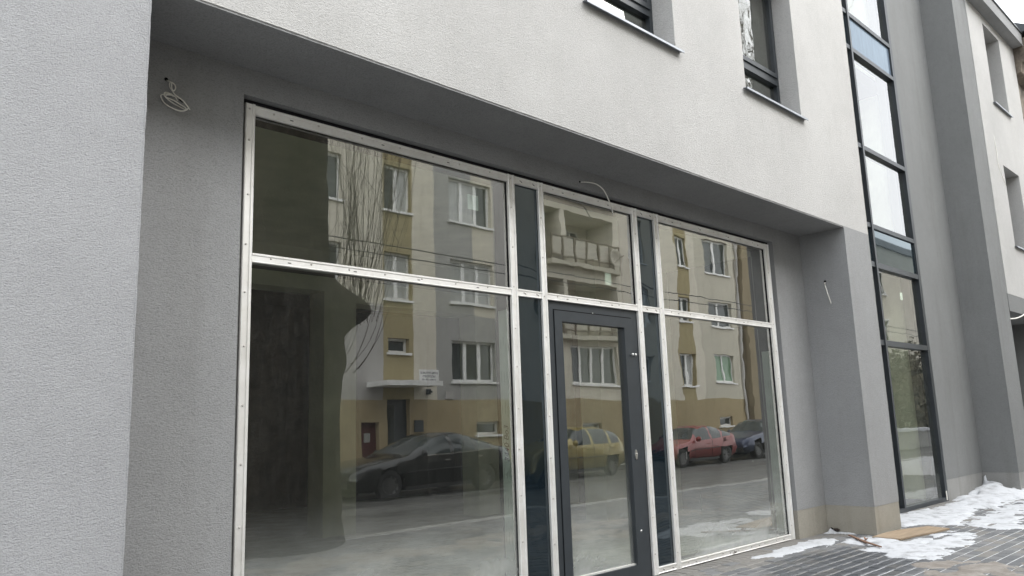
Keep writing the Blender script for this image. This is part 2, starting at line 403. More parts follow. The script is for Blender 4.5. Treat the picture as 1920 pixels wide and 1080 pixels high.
for i, (x, y, s_) in enumerate(rows):
    if 9.70 < x < 10.50 and y > -0.68: continue
    if x > 15.9 and y > -0.66: continue
    q = projpx((x, y, 0)); vis = q and -10 < q[0] < 1930 and -10 < q[1] < 1092 and not hidden(x, y) and x > 6
    cand.append((1.0/q[2]**3 if vis else 0, i))
cand.sort(reverse=True)
stuff = [MB(), MB(), MB()]
for rank, (sc, i) in enumerate(cand):
    x, y, s_ = rows[i]
    mi = rng.choice((0, 0, 1, 1, 2)) if y < -0.42 else rng.choice((0, 2, 2, 2))
    dz = rng.uniform(-0.0022, 0.0022); rz = rng.uniform(-0.012, 0.012); tx, ty = rng.uniform(-.008, .008), rng.uniform(-.01, .01)
    if rank < 300 and sc > 0:
        o = link('paver', SM[s_][mi], pave, world=False); o.location = (x, y, dz); o.rotation_euler = (tx, ty, rz)
    else:
        mat = Matrix.Translation((x, y, dz)) @ Matrix.Rotation(rz, 4, 'Z') @ Matrix.Rotation(tx, 4, 'X') @ Matrix.Rotation(ty, 4, 'Y')
        mb = stuff[mi]; n = len(mb.v)
        mb.v += [tuple(mat @ Vector(v)) for v in SH[s_].v]; mb.f += [tuple(n+j for j in f) for f in SH[s_].f]; mb.mi += [0]*len(SH[s_].f)
for mb, mt in zip(stuff, M['pav']): tag(mb.build('paver_field', mt, pave), kind='stuff')

# ------------------------------------------------------------------ the new building
BL = thing('office_building', 'new grey and white stucco building with an aluminium framed shop front', 'building', (5.5, -0.3, 0))
YF, XP, XQ, ZS, ZP = -0.66, 9.724, 10.483, 3.73, 0.324
def part(name, mb, mat, smooth=False, bevel=0, parent=None): return mb.build(name, mat, parent or BL, smooth, bevel=bevel)
UW = [(4.88, 6.205, 4.975, 6.75), (7.535, 8.84, 4.955, 6.75)]
part('upper_wall', MB().holed(-8, XQ, ZS+0.02, 11.3, YF, 0.24, UW), M['light'])
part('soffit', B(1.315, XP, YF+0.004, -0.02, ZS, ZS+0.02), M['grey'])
part('pillar', B(-8, 1.315, YF, 0.24, 0, ZS+0.02), M['pillarlight'])['label'] = 'wide pale grey stucco pillar on the left'
part('pillar', B(XP, XQ, YF, 0.24, ZP, ZS+0.02), M['grey'])
part('pillar_plinth', B(XP+0.003, XQ-0.003, YF+0.003, 0.24, 0, ZP), M['plinth'])
YB = -0.07; OX0, OX1, OZ = 2.103, 8.978, 3.552
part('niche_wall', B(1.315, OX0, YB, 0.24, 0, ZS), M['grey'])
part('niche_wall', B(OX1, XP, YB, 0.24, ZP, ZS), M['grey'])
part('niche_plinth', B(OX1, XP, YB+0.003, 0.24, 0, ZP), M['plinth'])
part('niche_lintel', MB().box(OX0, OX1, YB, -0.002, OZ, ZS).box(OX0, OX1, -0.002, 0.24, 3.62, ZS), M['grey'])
# stair tower bay to the right of the pillar
part('bay_wall', B(XQ, 11.25, -0.085, 0.24, 0, 11.3), M['grey2'])
part('bay_wall', B(14.03, 15.975, -0.085, 0.24, ZP, 11.3), M['grey2'])
M['plinth2'] = stucco('stucco_plinth_grey', (0.30, 0.298, 0.288), 0.10, 0.002, 110, dirt=0.5)
part('bay_plinth', B(14.03, 15.975, -0.082, 0.24, 0, ZP), M['plinth2'])
part('projecting_pier', B(15.975, 16.872, -0.648, 0.5, ZP, 11.3), M['grey2'])
part('pier_plinth', B(15.978, 16.869, -0.645, 0.5, 0, ZP), M['plinth2'])
RW = [(17.94, 19.10, 7.66, 9.43), (17.94, 19.10, 4.62, 6.31)]
part('side_wall', MB().holed(16.872, 20.32, 3.56, 9.62, YF, 0.5, RW), M['light'])
part('side_band', B(16.872, 20.32, YF+0.003, 0.5, 3.23, 3.56), M['grey2'])
part('side_niche_wall', B(16.872, 20.32, 0.1, 0.5, 0, 3.23), M['grey2'])
part('side_niche_end', B(19.9, 20.32, YF+0.004, 0.1, 0, 3.23), M['grey2'])
ev = part('eaves', B(16.874, 20.30, -0.875, 0.5, 9.62, 9.90), M['grey'])
part('eaves_flashing', B(16.874, 20.33, -0.90, 0.5, 9.90, 9.935), M['anth'], parent=ev)
part('roof', B(-8, 16.9, YF-0.05, 14, 11.3, 11.5), M['anth'])
# back shell so that no daylight enters from behind
part('rear_wall', B(-8, 20.3, 13.8, 14, 0, 11.3), M['intdark'])
part('gable_wall', B(-8.2, -8, YF, 14, 0, 11.3), M['light'])
part('gable_wall', B(20.02, 20.3, 0.5, 14, 0, 9.9), M['grey'])
part('floor_slab', B(-8, 20.0, 0.25, 13.8, 3.95, 4.25), M['intdark'])
part('floor_slab', B(-8, 20.0, 0.25, 13.8, 7.05, 7.3), M['intdark'])
part('party_wall', B(11.0, 11.2, 0.25, 13.8, 0, 11.3), M['intdark'])
part('party_wall', B(14.1, 14.3, 0.25, 13.8, 0, 11.3), M['int'])

# plaster corner beads: thin, slightly uneven edges
def bead(p0, p1, mat, r=0.005):
    p0, p1 = Vector(p0), Vector(p1); n = int((p1-p0).length/0.03); pts = []; rr = []
    for i in range(n+1):
        q = p0.lerp(p1, i/n); w_ = Vector((noise.noise(q*9), noise.noise(q*9+Vector((5, 0, 0))), noise.noise(q*9+Vector((0, 5, 0)))))*0.0018
        pts.append(q+w_); rr.append(r*(1+0.45*noise.noise(q*31)+0.3*noise.noise(q*11)))
    return part('corner_bead', MB().tube(pts, rr, 6), mat, True)
bead((1.313, YF+.003, 0), (1.313, YF+.003, ZS), M['pillarlight'], 0.006)
bead((1.315, YF+.003, ZS+.018), (XP, YF+.003, ZS+.018), M['light'], 0.005)
bead((XP+.002, YF+.002, ZP), (XP+.002, YF+.002, ZS+.01), M['grey'])
bead((XQ-.002, YF+.002, ZP), (XQ-.002, YF+.002, ZS+.01), M['grey'])
bead((XQ-.002, YF+.002, ZS+.02), (XQ-.002, YF+.002, 11.2), M['light'])
bead((15.977, -0.646, ZP), (15.977, -0.646, 11.2), M['grey2'])
for x0_, x1_, z0_, z1_ in UW: bead((x1_-.001, YF+.002, z0_+.05), (x1_-.001, YF+.002, z1_), M['light'])
# --- shop interior
part('shop_floor', B(-8, 11.0, 0.25, 13.8, -0.004, 0.012), M['intfloor'])
part('shop_ceiling', B(-8, 11.0, 0.25, 5.1, 3.88, 3.95), M['int'])
part('shop_back_wall', MB().holed(-8, 11.0, 0.012, 3.88, 5.1, 5.5, [(3.2, 5.765, 0.012, 3.39), (6.29, 8.6, 0.012, 3.25), (9.05, 10.0, 0.012, 3.25)]), M['int'])
part('shop_beam', B(-8, 11.0, 4.75, 5.1, 3.62, 3.88), M['int'])
part('shop_side_pier', B(9.1, 11.0, 2.9, 3.3, 0.012, 3.88), M['int'])
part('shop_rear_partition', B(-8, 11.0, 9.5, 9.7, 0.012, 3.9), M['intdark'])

# --- shop front: dark core frame, aluminium cover strips with screws, panes, door
ZT, ZM = 3.521, 2.535
POSTS = [(2.138, 2.206), (4.478, 4.553), (4.844, 4.910), (6.195, 6.269), (6.555, 6.635), (8.861, 8.956)]
CORE = [(2.104, 2.203), (4.481, 4.550), (4.847, 4.907), (6.198, 6.266), (6.558, 6.632), (8.864, 8.977)]
for a, b in CORE: part('frame_core', B(a, b, 0.0, 0.17, 0.0, 3.62), M['frame'])
BAYS = [(CORE[i][1], CORE[i+1][0], POSTS[i][1], POSTS[i+1][0]) for i in range(5)]
for i, (a, b, c, d) in enumerate(BAYS):
    part('frame_head', B(a, b, 0.001, 0.17, 3.458, 3.62), M['frame'])
    part('frame_transom', B(a, b, 0.001, 0.17, 2.480, 2.529), M['anth'])
    if i != 2: part('frame_bottom', B(a, b, 0.001, 0.17, 0.0, 0.062), M['anth'])
screw_mb = MB().lathe([(0.0001, -0.0048), (0.003, -0.0060), (0.0058, -0.0045), (0.0072, 0.0)], axis='y', seg=10)
so = screw_mb.build('screw', M['screw'], smooth=True); screw_me = so.data; bpy.data.objects.remove(so)
slo = MB().box(-0.012, 0.012, -0.0008, 0.0, -0.0030, 0.0030).build('slot', M['slot']); slot_me = slo.data; bpy.data.objects.remove(slo)
def sub(name, me, parent, loc, ry=0):
    o = link(name, me, parent); o.matrix_parent_inverse = Matrix.Identity(4)
    o.location = Vector(loc) ; o.rotation_euler = (0, ry, 0); return o
YA = -0.022
def post(x0, x1, z0, z1):
    w = x1-x0
    prof = [(x0, 0.0), (x0, YA), (x0+.005, YA-.005), (x0+.010, YA+.001), (x1-.022, YA+.001), (x1-.019, YA-.006), (x1-.006, YA-.006), (x1, YA-.001), (x1, 0.0)]
    o = part('cover_post', MB().prism(prof, z0, z1, 'z'), M['alu'])
    z = z0 + rng.uniform(0.10, 0.2)
    while z < z1-0.04:
        sub('screw', screw_me, o, (x0+w*0.42+rng.uniform(-.004, .004), YA+.001, z)); z += 0.335+rng.uniform(-.03, .03)
    sub('screw', screw_me, o, (x0+w*0.42, YA+.001, z1-0.035))
    return o
def rail(x0, x1, z0, z1):
    h = z1-z0
    prof = [(0.0, z0), (YA+.002, z0), (YA-.003, z0+.004), (YA+.002, z0+.010), (YA+.002, z1-.016), (YA-.003, z1-.013), (YA-.003, z1-.003), (YA, z1), (0.0, z1)]
    o = part('cover_rail', MB().prism(prof, x0+.001, x1-.001, 'x'), M['alu'])
    L = x1-x0
    if L > 0.5:
        x = x0+0.13
        while x < x1-0.08:
            sub('screw', screw_me, o, (x, YA+.002, z0+h*0.60+rng.uniform(-.004, .004))); x += 0.30+rng.uniform(-.04, .06)
        x = x0+0.26
        while x < x1-0.1:
            sub('slot', slot_me, o, (x, YA+.002, z0+h*0.42)); x += 0.62+rng.uniform(-.12, .12)
    else:
        for fx in (0.25, 0.78):
            sub('screw', screw_me, o, (x0+L*fx, YA+.002, z0+h*0.55)); sub('slot', slot_me, o, (x0+L*fx+.012, YA+.002, z0+h*0.45), 0.5)
    return o
for a, b in POSTS: post(a, b, 0.004, ZT)
for i, (a, b, c, d) in enumerate(BAYS):
    rail(c, d, 3.452, 3.518); rail(c, d, 2.474, 2.535)
    if i != 2: rail(c, d, 0.008, 0.068)
PY = 0.012
for i, (a, b, c, d) in enumerate(BAYS):
    gm = [M['glass'], None, M['glass_r'], None, M['glass_r']][i]
    for z0, z1 in ((0.062, 2.480), (2.529, 3.458)):
        if i == 2 and z0 < 1: continue
        if gm: part('glass_pane', B(a, b, PY, PY+.008, z0, z1), gm)
        else: part('spandrel_panel', B(a, b, 0.004, 0.02, z0, z1), M['span'])
# door
DX0, DX1 = 4.907, 6.198
part('door_frame', MB().box(DX0, 5.000, 0.004, 0.12, 0, 2.480).box(6.105, DX1, 0.004, 0.12, 0, 2.480).box(5.0, 6.105, 0.004, 0.12, 2.402, 2.480), M['anth'])
leaf = MB()
lx0, lx1, lz0, lz1 = 5.006, 6.098, 0.012, 2.394; gx0, gx1, gz0, gz1 = 5.105, 5.985, 0.125, 2.300
for b_ in ((lx0, gx0, lz0, lz1), (gx1, lx1, lz0, lz1), (gx0, gx1, gz1, lz1), (gx0, gx1, lz0, gz0)): leaf.box(b_[0], b_[1], -0.004, 0.075, b_[2], b_[3])
door = part('door', leaf, M['anth'])
part('pane', B(gx0, gx1, 0.04, 0.048, gz0, gz1), M['glass_d'], parent=door)
part('threshold_bead', B(gx0, gx1, 0.018, 0.04, gz0, gz0+0.012), M['alu'], parent=door)
part('door_gap', MB().box(4.999, 5.007, 0.002, 0.06, 0.0, 2.402).box(6.097, 6.106, 0.002, 0.06, 0, 2.402).box(5.007, 6.097, 0.002, 0.06, 2.393, 2.403), M['rubber'], parent=door)
lock = MB().prism([(6.048+0.016*math.cos(a), 1.107+0.036*math.sin(a)*1.25) for a in [i*math.pi/10 for i in range(20)]], -0.012, -0.003, 'y')
lk = part('lock_plate', lock, M['steel'], parent=door)
part('lock_cylinder', MB().lathe([(0.0001, -0.018), (0.008, -0.018), (0.009, 0.0)], (6.048, -0.004, 1.112), 'y', 12), M['screw'], parent=door)
for xx in (6.068, 6.122): part('security_knob', MB().lathe([(0.0001, -0.03), (0.010, -0.028), (0.014, -0.02), (0.012, -0.012), (0.006, -0.008), (0.006, 0.0)], (xx, -0.003 if xx < 6.1 else 0.005, 2.044), 'y', 14), M['steel'], True, parent=door)
part('latch_screw', MB().lathe([(0.0001, -0.006), (0.010, -0.005), (0.012, 0.0)], (6.060, -0.004, 0.416), 'y', 12), M['steel'], True, parent=door)
part('paint_chip', MB().lathe([(0.0001, -0.003), (0.004, -0.002), (0.005, 0.0)], (5.536, 0.004, 2.406), 'y', 8), M['cable'], True, parent=door)
# taped inner jambs
def taped(xa, z0, z1, writing):
    o = part('taped_jamb', B(xa-0.012, xa, 0.042, 0.138, z0, z1), M['tape'])
    mk = MB(); z = z0+0.1; r = random.Random(5)
    while z < z1-0.25:
        for yy in (0.055, 0.085, 0.118):
            zz = z + r.uniform(0, 0.06)
            for k in range(r.randint(5, 9)):
                h = r.uniform(0.004, 0.010); mk.box(xa-0.0128, xa-0.0119, yy, yy+0.0035, zz, zz+h); zz += h+0.004
        z += r.uniform(0.22, 0.32)
    mk.build('printed_marks', M['ink'], o)
    if writing:
        cu = bpy.data.curves.new('handwriting', 'FONT'); cu.body = writing; cu.size = 0.075; cu.offset = 0.0; cu.extrude = 0.0004; cu.shear = 0.25
        to = bpy.data.objects.new('handwriting', cu); COL.objects.link(to)
        bpy.context.view_layer.update()
        me = bpy.data.meshes.new_from_object(to.evaluated_get(bpy.context.evaluated_depsgraph_get())); bpy.data.objects.remove(to)
        me.materials.clear(); me.materials.append(M['ink'])
        # runs upward along the jamb, read from the street side
        Mx = Matrix(((0,0,-1,xa-0.0128),(0,1,0,0.060),(1,0,0,1.12),(0,0,0,1)))
        me.transform(Mx); link('handwriting', me, o)
    return o
taped(4.480, 0.09, 2.36, '3440 Bo3')
taped(8.863, 0.09, 2.2, None)
# run marks on the glass
M['run'] = plain('dried_run', (0.30, 0.31, 0.29), 0.8)
for x_, z0_, z1_ in ((6.90, 1.02, 1.09), (7.10, 0.50, 0.66), (8.2, 0.92, 0.94)):
    part('run_mark', MB().tube([(x_, PY-.001, z1_), (x_+.004, PY-.001, (z0_+z1_)/2), (x_+.003, PY-.001, z0_)], [0.002, 0.0014, 0.0022], 5), M['run'])
# paper labels stuck on the panes
for x0, x1, z0, z1, lab in ((4.055, 4.170, 3.150, 3.275, 'small pale square label high on the left shop window'), (5.765, 5.855, 2.70, 2.815, 'small pale square label low on the pane above the door')):
    tag(B(x0, x1, PY+.0085, PY+.0095, z0, z1).build('paper_label', M['paper']), lab, 'label', 'labels stuck on glass')

# --- upper windows
def upper_window(x0, x1, z0, z1, y, ztr, gm=M['glass_u'], sill=True):
    f = MB(); w = 0.055
    f.box(x0, x0+w, y, y+.09, z0, z1).box(x1-w, x1, y, y+.09, z0, z1).box(x0+w, x1-w, y, y+.09, z0, z0+.04).box(x0+w, x1-w, y, y+.09, z1-w, z1)
    zt0, zt1 = ztr
    f.box(x0+w, x1-w, y-.004, y+.09, zt0, zt1)
    s_ = 0.055  # opening sash above the transom
    f.box(x0+w, x0+w+s_, y-.022, y+.07, zt1, z1-w).box(x1-w-s_, x1-w, y-.022, y+.07, zt1, z1-w).box(x0+w+s_, x1-w-s_, y-.022, y+.07, zt1, zt1+s_)
    o = part('window', f, M['anth'])
    part('pane', B(x0+w, x1-w, y+.05, y+.056, z0+.04, zt0), gm, parent=o)
    part('pane', B(x0+w+s_, x1-w-s_, y+.02, y+.026, zt1+s_, z1-w), gm, parent=o)
    if sill:
        prof = [(y+.01, z0+.018), (YF-.052, z0-.012), (YF-.054, z0-.036), (YF-.048, z0-.036), (YF-.046, z0-.018), (y+.01, z0+.008)]
        part('sill', MB().prism(prof, x0-.06, x1+.07, 'x'), M['sill'], parent=o)
    return o
upper_window(4.88, 6.205, 4.975, 6.75, -0.42, (5.40, 5.47))
upper_window(7.535, 8.84, 4.955, 6.75, -0.42, (5.43, 5.52))
upper_window(17.94, 19.10, 7.66, 9.43, -0.33, (8.0, 8.07))
upper_window(17.94, 19.10, 4.62, 6.31, -0.33, (5.0, 5.07))
part('room_wall', B(-8, 11.0, 2.2, 2.3, 4.25, 7.05), M['int'])
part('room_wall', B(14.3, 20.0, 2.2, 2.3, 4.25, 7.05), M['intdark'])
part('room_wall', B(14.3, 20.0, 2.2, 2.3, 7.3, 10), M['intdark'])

# --- tall stair window
TY = -0.10; TX0, TX1 = 11.25, 14.03; tr = [(0.0, 0.06), (2.41, 2.49), (3.60, 3.68), (4.22, 4.29), (5.49, 5.56), (7.14, 7.21), (7.76, 7.83), (11.2, 11.3)]
tw = MB()
tw.box(TX0, TX0+.07, TY, TY+.16, 0, 11.3).box(TX1-.11, TX1, TY, TY+.16, 0, 11.3)
for a, b in tr: tw.box(TX0+.07, TX1-.11, TY+.002, TY+.16, a, b)
tw.box(12.13, 12.19, TY-.012, TY+.158, 0.06, 11.2)
TW = part('stair_window', tw, M['anth'])
for j in range(len(tr)-1):
    z0, z1 = tr[j][1], tr[j+1][0]
    mat = M['glass_t']
    if j == 2: mat = M['span_t']
    if j == 5: mat = M['span_g']
    for a, b in ((TX0+.07, 12.13), (12.19, TX1-.11)):
        yy = TY+.06 if j not in (2, 5) else TY+.03
        part('pane', B(a, b, yy, yy+.008, z0, z1), mat if not (j == 5 and a < 12) else M['span'], parent=TW)
part('stair_landing', B(11.25, 14.1, 0.6, 3.0, 3.7, 3.95), M['int'])
part('stair_back_wall', B(11.2, 14.1, 3.4, 3.5, 0, 11.2), M['int'])
part('tape_strip', B(TX1-.105, TX1-.06, TY-.006, TY-.001, 0.02, 0.16), M['cable'], parent=TW)
tag(B(13.18, 13.28, TY+.07, TY+.072, 3.20, 3.32).build('paper_label', M['paper']), 'small pale label on the tall stair window', 'label', 'labels stuck on glass')

# ------------------------------------------------------------------ loose cables on the facade
def smoothpts(p, n=5):
    p = [Vector(a) for a in p]; out = []
    for i in range(len(p)-1):
        a, b, c, d = p[max(i-1, 0)], p[i], p[i+1], p[min(i+2, len(p)-1)]
        for k in range(n):
            t = k/n; out.append(0.5*((2*b)+(c-a)*t+(2*a-5*b+4*c-d)*t*t+(3*b-a-3*c+d)*t**3))
    return out+[p[-1]]
def bore(loc, axis, parent): return MB().lathe([(0.0001, 0), (0.011, 0), (0.0115, 0.004)], loc, axis, 14).build('bore_hole', M['hole'], parent)
c1 = [(1.625,3.497),(1.63,3.478),(1.632,3.457),(1.632,3.44),(1.638,3.43),(1.651,3.429),(1.664,3.452),(1.665,3.475),(1.654,3.49),(1.641,3.491),(1.633,3.479),(1.632,3.451),(1.643,3.426),(1.658,3.402),(1.682,3.387),(1.703,3.376),(1.722,3.364),(1.744,3.35),(1.756,3.345)]
c2 = [(1.682,3.384),(1.653,3.39),(1.622,3.392),(1.607,3.388),(1.61,3.378),(1.649,3.363),(1.691,3.353),(1.726,3.345),(1.736,3.345),(1.728,3.351),(1.691,3.358),(1.649,3.368),(1.605,3.371),(1.592,3.381),(1.596,3.399),(1.611,3.409),(1.634,3.411),(1.658,3.405)]
c3 = [(1.658,3.402),(1.629,3.401),(1.596,3.393),(1.583,3.387),(1.589,3.377),(1.603,3.359),(1.624,3.343),(1.656,3.329),(1.687,3.319),(1.708,3.318),(1.726,3.327),(1.733,3.339)]
T = thing('cable_coil', 'white cable coiled with black tape hanging from the niche wall left of the window', 'cable', (1.62, -0.07, 3.5))
for n_, c, off in (('cable_lead', c1, 0), ('cable_loop', c2, .9), ('cable_loop', c3, 1.7)):
    pts = [(x, YB-0.032-0.022*math.sin(i*0.55+off)-(0 if i else -0.03), z) for i, (x, z) in enumerate(c)]
    if n_ == 'cable_lead': pts = [(1.620, YB+0.01, 3.506)] + pts[1:]
    MB().tube(smoothpts(pts), 0.0036, 7).build(n_, M['cable'], T, True)
MB().tube([(1.684, YB-.043, 3.387), (1.708, YB-.040, 3.373)], 0.0075, 8).build('black_tape', M['black'], T, True)
MB().lathe([(0.0001, -0.002), (0.011, -0.002), (0.0115, 0.004)], (1.618, YB, 3.507), 'y', 14).build('bore_hole', M['hole'], T)
T = thing('loose_cable', 'short white cable curving down over the frame above the door', 'cable', (5.41, -0.07, 3.61), 'loose cable ends')
MB().tube(smoothpts([(5.36, YB+.02, 3.612), (5.413,-.12,3.606),(5.517,-.14,3.601),(5.606,-.145,3.564),(5.681,-.14,3.485),(5.734,-.13,3.409),(5.76,-.12,3.356)]), [0.0034+0.0022*min(1, i/14) for i in range(31)], 7).build('cable', M['cable'], T, True)
MB().lathe([(0.0001, -0.002), (0.010, -0.002), (0.0105, 0.004)], (5.36, YB, 3.612), 'y', 14).build('bore_hole', M['hole'], T)
T = thing('loose_cable', 'short straight white cable hanging from a hole in the right pillar', 'cable', (9.72, -0.36, 3.07), 'loose cable ends')
MB().tube(smoothpts([(9.74, -0.352, 3.075), (9.70, -0.356, 3.05), (9.685, -0.385, 2.93), (9.69, -0.415, 2.79)]), 0.0065, 7).build('cable', M['cable'], T, True)
MB().lathe([(0.0001, -0.002), (0.016, -0.002), (0.0165, 0.004)], (XP, -0.352, 3.085), 'x', 14).build('bore_hole', M['hole'], T)
T = thing('loose_cable', 'thin white cable hanging down the pale far wall between its windows', 'cable', (17.55, -0.66, 6.5), 'loose cable ends')
MB().tube(smoothpts([(17.56,-.655,6.85),(17.53,-.675,6.5),(17.49,-.68,6.2),(17.62,-.69,5.98),(17.85,-.68,5.83)]), 0.006, 6).build('cable', M['cable'], T, True)
T = thing('loose_cable', 'thick white cable poking out under the far grey band', 'cable', (16.9, -0.6, 3.15), 'loose cable ends')
MB().tube(smoothpts([(16.88,-.60,3.08),(17.1,-.70,3.10),(17.5,-.74,3.2),(18.0,-.70,3.36)]), 0.014, 6).build('cable', M['cable'], T, True)

# ------------------------------------------------------------------ old stone house at the right edge
def stonemat():
    m, t, out = newmat('weathered_stone')
    p = nd(t, 'ShaderNodeBsdfPrincipled'); p.inputs['Roughness'].default_value = 0.95
    n = noisetex(t, 2.5, 6, 0.7); n2 = noisetex(t, 25, 4)
    c = mixc(t, ramp(t, n, 0.35, 0.65), (0.07, 0.06, 0.05), (0.30, 0.255, 0.20)); c = mixc(t, math_(t, 'MULTIPLY', n2, 0.5), c, (0.12, 0.10, 0.085))
    t.links.new(c, p.inputs['Base Color']); t.links.new(bump(t, n2, 0.02), p.inputs['Normal']); t.links.new(p.outputs[0], out.inputs[0]); return m
M['stone'] = stonemat()
OH = thing('stone_house', 'old weathered brown stone house with a heavy cornice at the right edge', 'house', (24, 3, 0))
part('wall', B(20.34, 30, -0.55, 8, 0, 9.3), M['stone'], parent=OH)
for i in range(11):
    z = 0.8*i
    part('quoin_stone', B(20.335, 20.335+(0.55 if i % 2 else 0.35), -0.60-(0.02 if i % 3 else 0), -0.4, z+0.02, z+0.77), M['stone'], parent=OH, bevel=0.02)
part('cornice', MB().prism([(-.55, 9.0), (-.75, 9.05), (-.8, 9.25), (-1.05, 9.35), (-1.1, 9.6), (-1.2, 9.68), (-1.2, 9.8), (0, 9.95), (0, 9.0)], 20.36, 30, 'x'), M['stone'], parent=OH)
part('string_course', MB().prism([(-.55, 7.35), (-.68, 7.4), (-.68, 7.52), (-.55, 7.58)], 20.34, 30, 'x'), M['stone'], parent=OH)
rf = part('roof', MB().prism([(-1.25, 9.96), (4, 13), (9, 9.96)], 20.3, 30, 'x'), M['anth'], parent=OH)

# ------------------------------------------------------------------ snow
def snowmat(name, dirty):
    m, t, out = newmat(name)
    p = nd(t, 'ShaderNodeBsdfPrincipled'); p.inputs['Roughness'].default_value = 0.75
    n = noisetex(t, 6, 6, 0.65); f = noisetex(t, 55, 4)
    lo = (0.20, 0.175, 0.15) if dirty else (0.27, 0.27, 0.275)
    c = mixc(t, ramp(t, n, 0.28 if not dirty else 0.4, 0.5 if not dirty else 0.75), lo, (0.55, 0.56, 0.58) if not dirty else (0.36, 0.335, 0.305))
    t.links.new(c, p.inputs['Base Color'])
    p.inputs['Subsurface Weight'].default_value = 0.0
    t.links.new(bump(t, math_(t, 'ADD', n, math_(t, 'MULTIPLY', f, 0.35)), 0.018), p.inputs['Normal'])
    t.links.new(p.outputs[0], out.inputs[0]); return m
M['snow'] = snowmat('snow', False); M['slush'] = snowmat('dirty_slush', True)
def sdf(poly, x, y):
    d = 1e9; ins = False; n = len(poly)
    for i in range(n):
        x1, y1 = poly[i]; x2, y2 = poly[(i+1) % n]
        dx, dy = x2-x1, y2-y1; t = max(0, min(1, ((x-x1)*dx+(y-y1)*dy)/(dx*dx+dy*dy+1e-12)))
        d = min(d, math.hypot(x-x1-t*dx, y-y1-t*dy))
        if (y1 > y) != (y2 > y) and x < (x2-x1)*(y-y1)/(y2-y1)+x1: ins = not ins
    return d if ins else -d
def snow(name, poly, label, thick=0.05, res=0.025, rag=0.10, seed=0, extra=None, mat=None, base=0.001, soft=0.12, holes=0.0):
    xs = [p[0] for p in poly]; ys = [p[1] for p in poly]
    x0, x1, y0, y1 = min(xs)-.15, max(xs)+.15, min(ys)-.15, max(ys)+.15
    nx, ny = int((x1-x0)/res)+1, int((y1-y0)/res)+1
    H = {}; mb = MB(); idx = {}
    for i in range(nx):
        for j in range(ny):
            x, y = x0+i*res, y0+j*res
            v = Vector((x*3.2+seed, y*3.2, seed)); nz = noise.fractal(v, 0.9, 2.1, 5)
            nf = noise.noise(Vector((x*17, y*17, seed)))
            d = sdf(poly, x, y) + rag*nz + 0.02*nf - holes*max(0, noise.noise(Vector((x*4.1, y*7.3, seed+9)))-0.12)
            H[i, j] = (d, x, y, nz, nf)
    def vert(i, j):
        if (i, j) in idx: return idx[i, j]
        d, x, y, nz, nf = H[i, j]
        if d > 0:
            h = base+0.003+thick*(1-math.exp(-d/soft))*(0.8+0.5*nz+0.12*nf)
            if extra: h += extra(x, y)*min(1, d/0.1)
        else: h = base-0.004
        idx[i, j] = len(mb.v); mb.v.append((x, y, max(h, base-0.004))); return idx[i, j]
    for i in range(nx-1):
        for j in range(ny-1):
            c = [(i, j), (i+1, j), (i+1, j+1), (i, j+1)]
            if max(H[k][0] for k in c) > 0:
                mb.f.append(tuple(vert(*k) for k in c)); mb.mi.append(0)
    o = mb.build(name, mat or M['snow'], None, True); tag(o, label, kind='stuff'); return o
PA = [(7.516,-.262),(7.734,-.345),(7.763,-.434),(8.002,-.445),(8.361,-.48),(8.655,-.574),(8.869,-.50),(9.083,-.437),(9.196,-.299),(9.158,-.24),(8.594,-.194),(7.945,-.218)]
PC = [(8.929,-.572),(9.234,-.52),(9.479,-.509),(9.586,-.72),(9.60,-.95),(9.45,-1.04),(9.702,-1.109),(10.201,-1.173),(10.563,-1.235),(10.391,-1.50),(10.1,-1.62),(9.7,-1.66),(9.161,-1.70),(8.747,-1.70),(8.374,-1.70),(8.30,-1.62),(8.3,-1.50),(8.322,-1.435),(8.406,-1.276),(8.658,-1.046),(8.826,-.838),(8.895,-.664)]
PD = [(10.50,-.1),(11.0,-.1),(12.281,-.11),(12.9,-.30),(13.6,-.25),(14.421,-.12),(15.3,-.09),(15.97,-.09),(15.97,-.66),(16.6,-.67),(16.6,-.9),(15.638,-.95),(14.0,-.95),(12.6,-.88),(11.9,-1.02),(11.33,-1.16),(11.083,-1.08),(11.0,-.92),(10.9,-.75),(10.7,-.60),(10.50,-.55)]
snow('snow', PA, 'long narrow strip of snow in front of the right shop window', 0.018, 0.02, 0.07, 1, holes=0.25)
snow('snow', PC, 'patch of snow beside the plywood board at the foot of the pillar', 0.014, 0.02, 0.16, 2, holes=0.5)
def drift(x, y): return 0.11*math.exp(-((x-15.85)/0.55)**2-((y+0.25)/0.28)**2) + 0.16*math.exp(-((x-15.95)/0.07)**2-((y+0.13)/0.06)**2) + 0.05*math.exp(-((x-15.6)/1.2)**2-((y+0.4)/0.4)**2)
snow('snow', PD, 'deep white snow drift below the tall stair window', 0.028, 0.03, 0.16, 3, drift, holes=0.45)
snow('snow', [(11.1,-1.20),(11.8,-1.10),(13.2,-1.02),(15.2,-1.0),(15.2,-1.42),(12.6,-1.52),(11.2,-1.78),(10.9,-1.6)], 'trampled band of thin snow crossing the pavement on the right', 0.015, 0.035, 0.16, 4, holes=0.5)
def drift2(x, y): return 0.13*math.exp(-((x-9.70)/0.05)**2-((y+0.10)/0.05)**2)
snow('snow', [(9.52,-.085),(9.72,-.085),(9.722,-.40),(9.68,-.40),(9.63,-.20)], 'small snow drift in the niche corner beside the pillar', 0.03, 0.012, 0.012, 5, drift2, soft=0.04)
snow('slush', [(8.084,-1.66),(8.357,-1.812),(8.6,-2.1),(8.4,-2.45),(7.9,-2.6),(7.49,-2.2),(7.6,-1.9)], 'thin patchy brownish slush trodden into the pavement at the lower right', 0.004, 0.018, 0.30, 6, mat=M['slush'], holes=1.3)
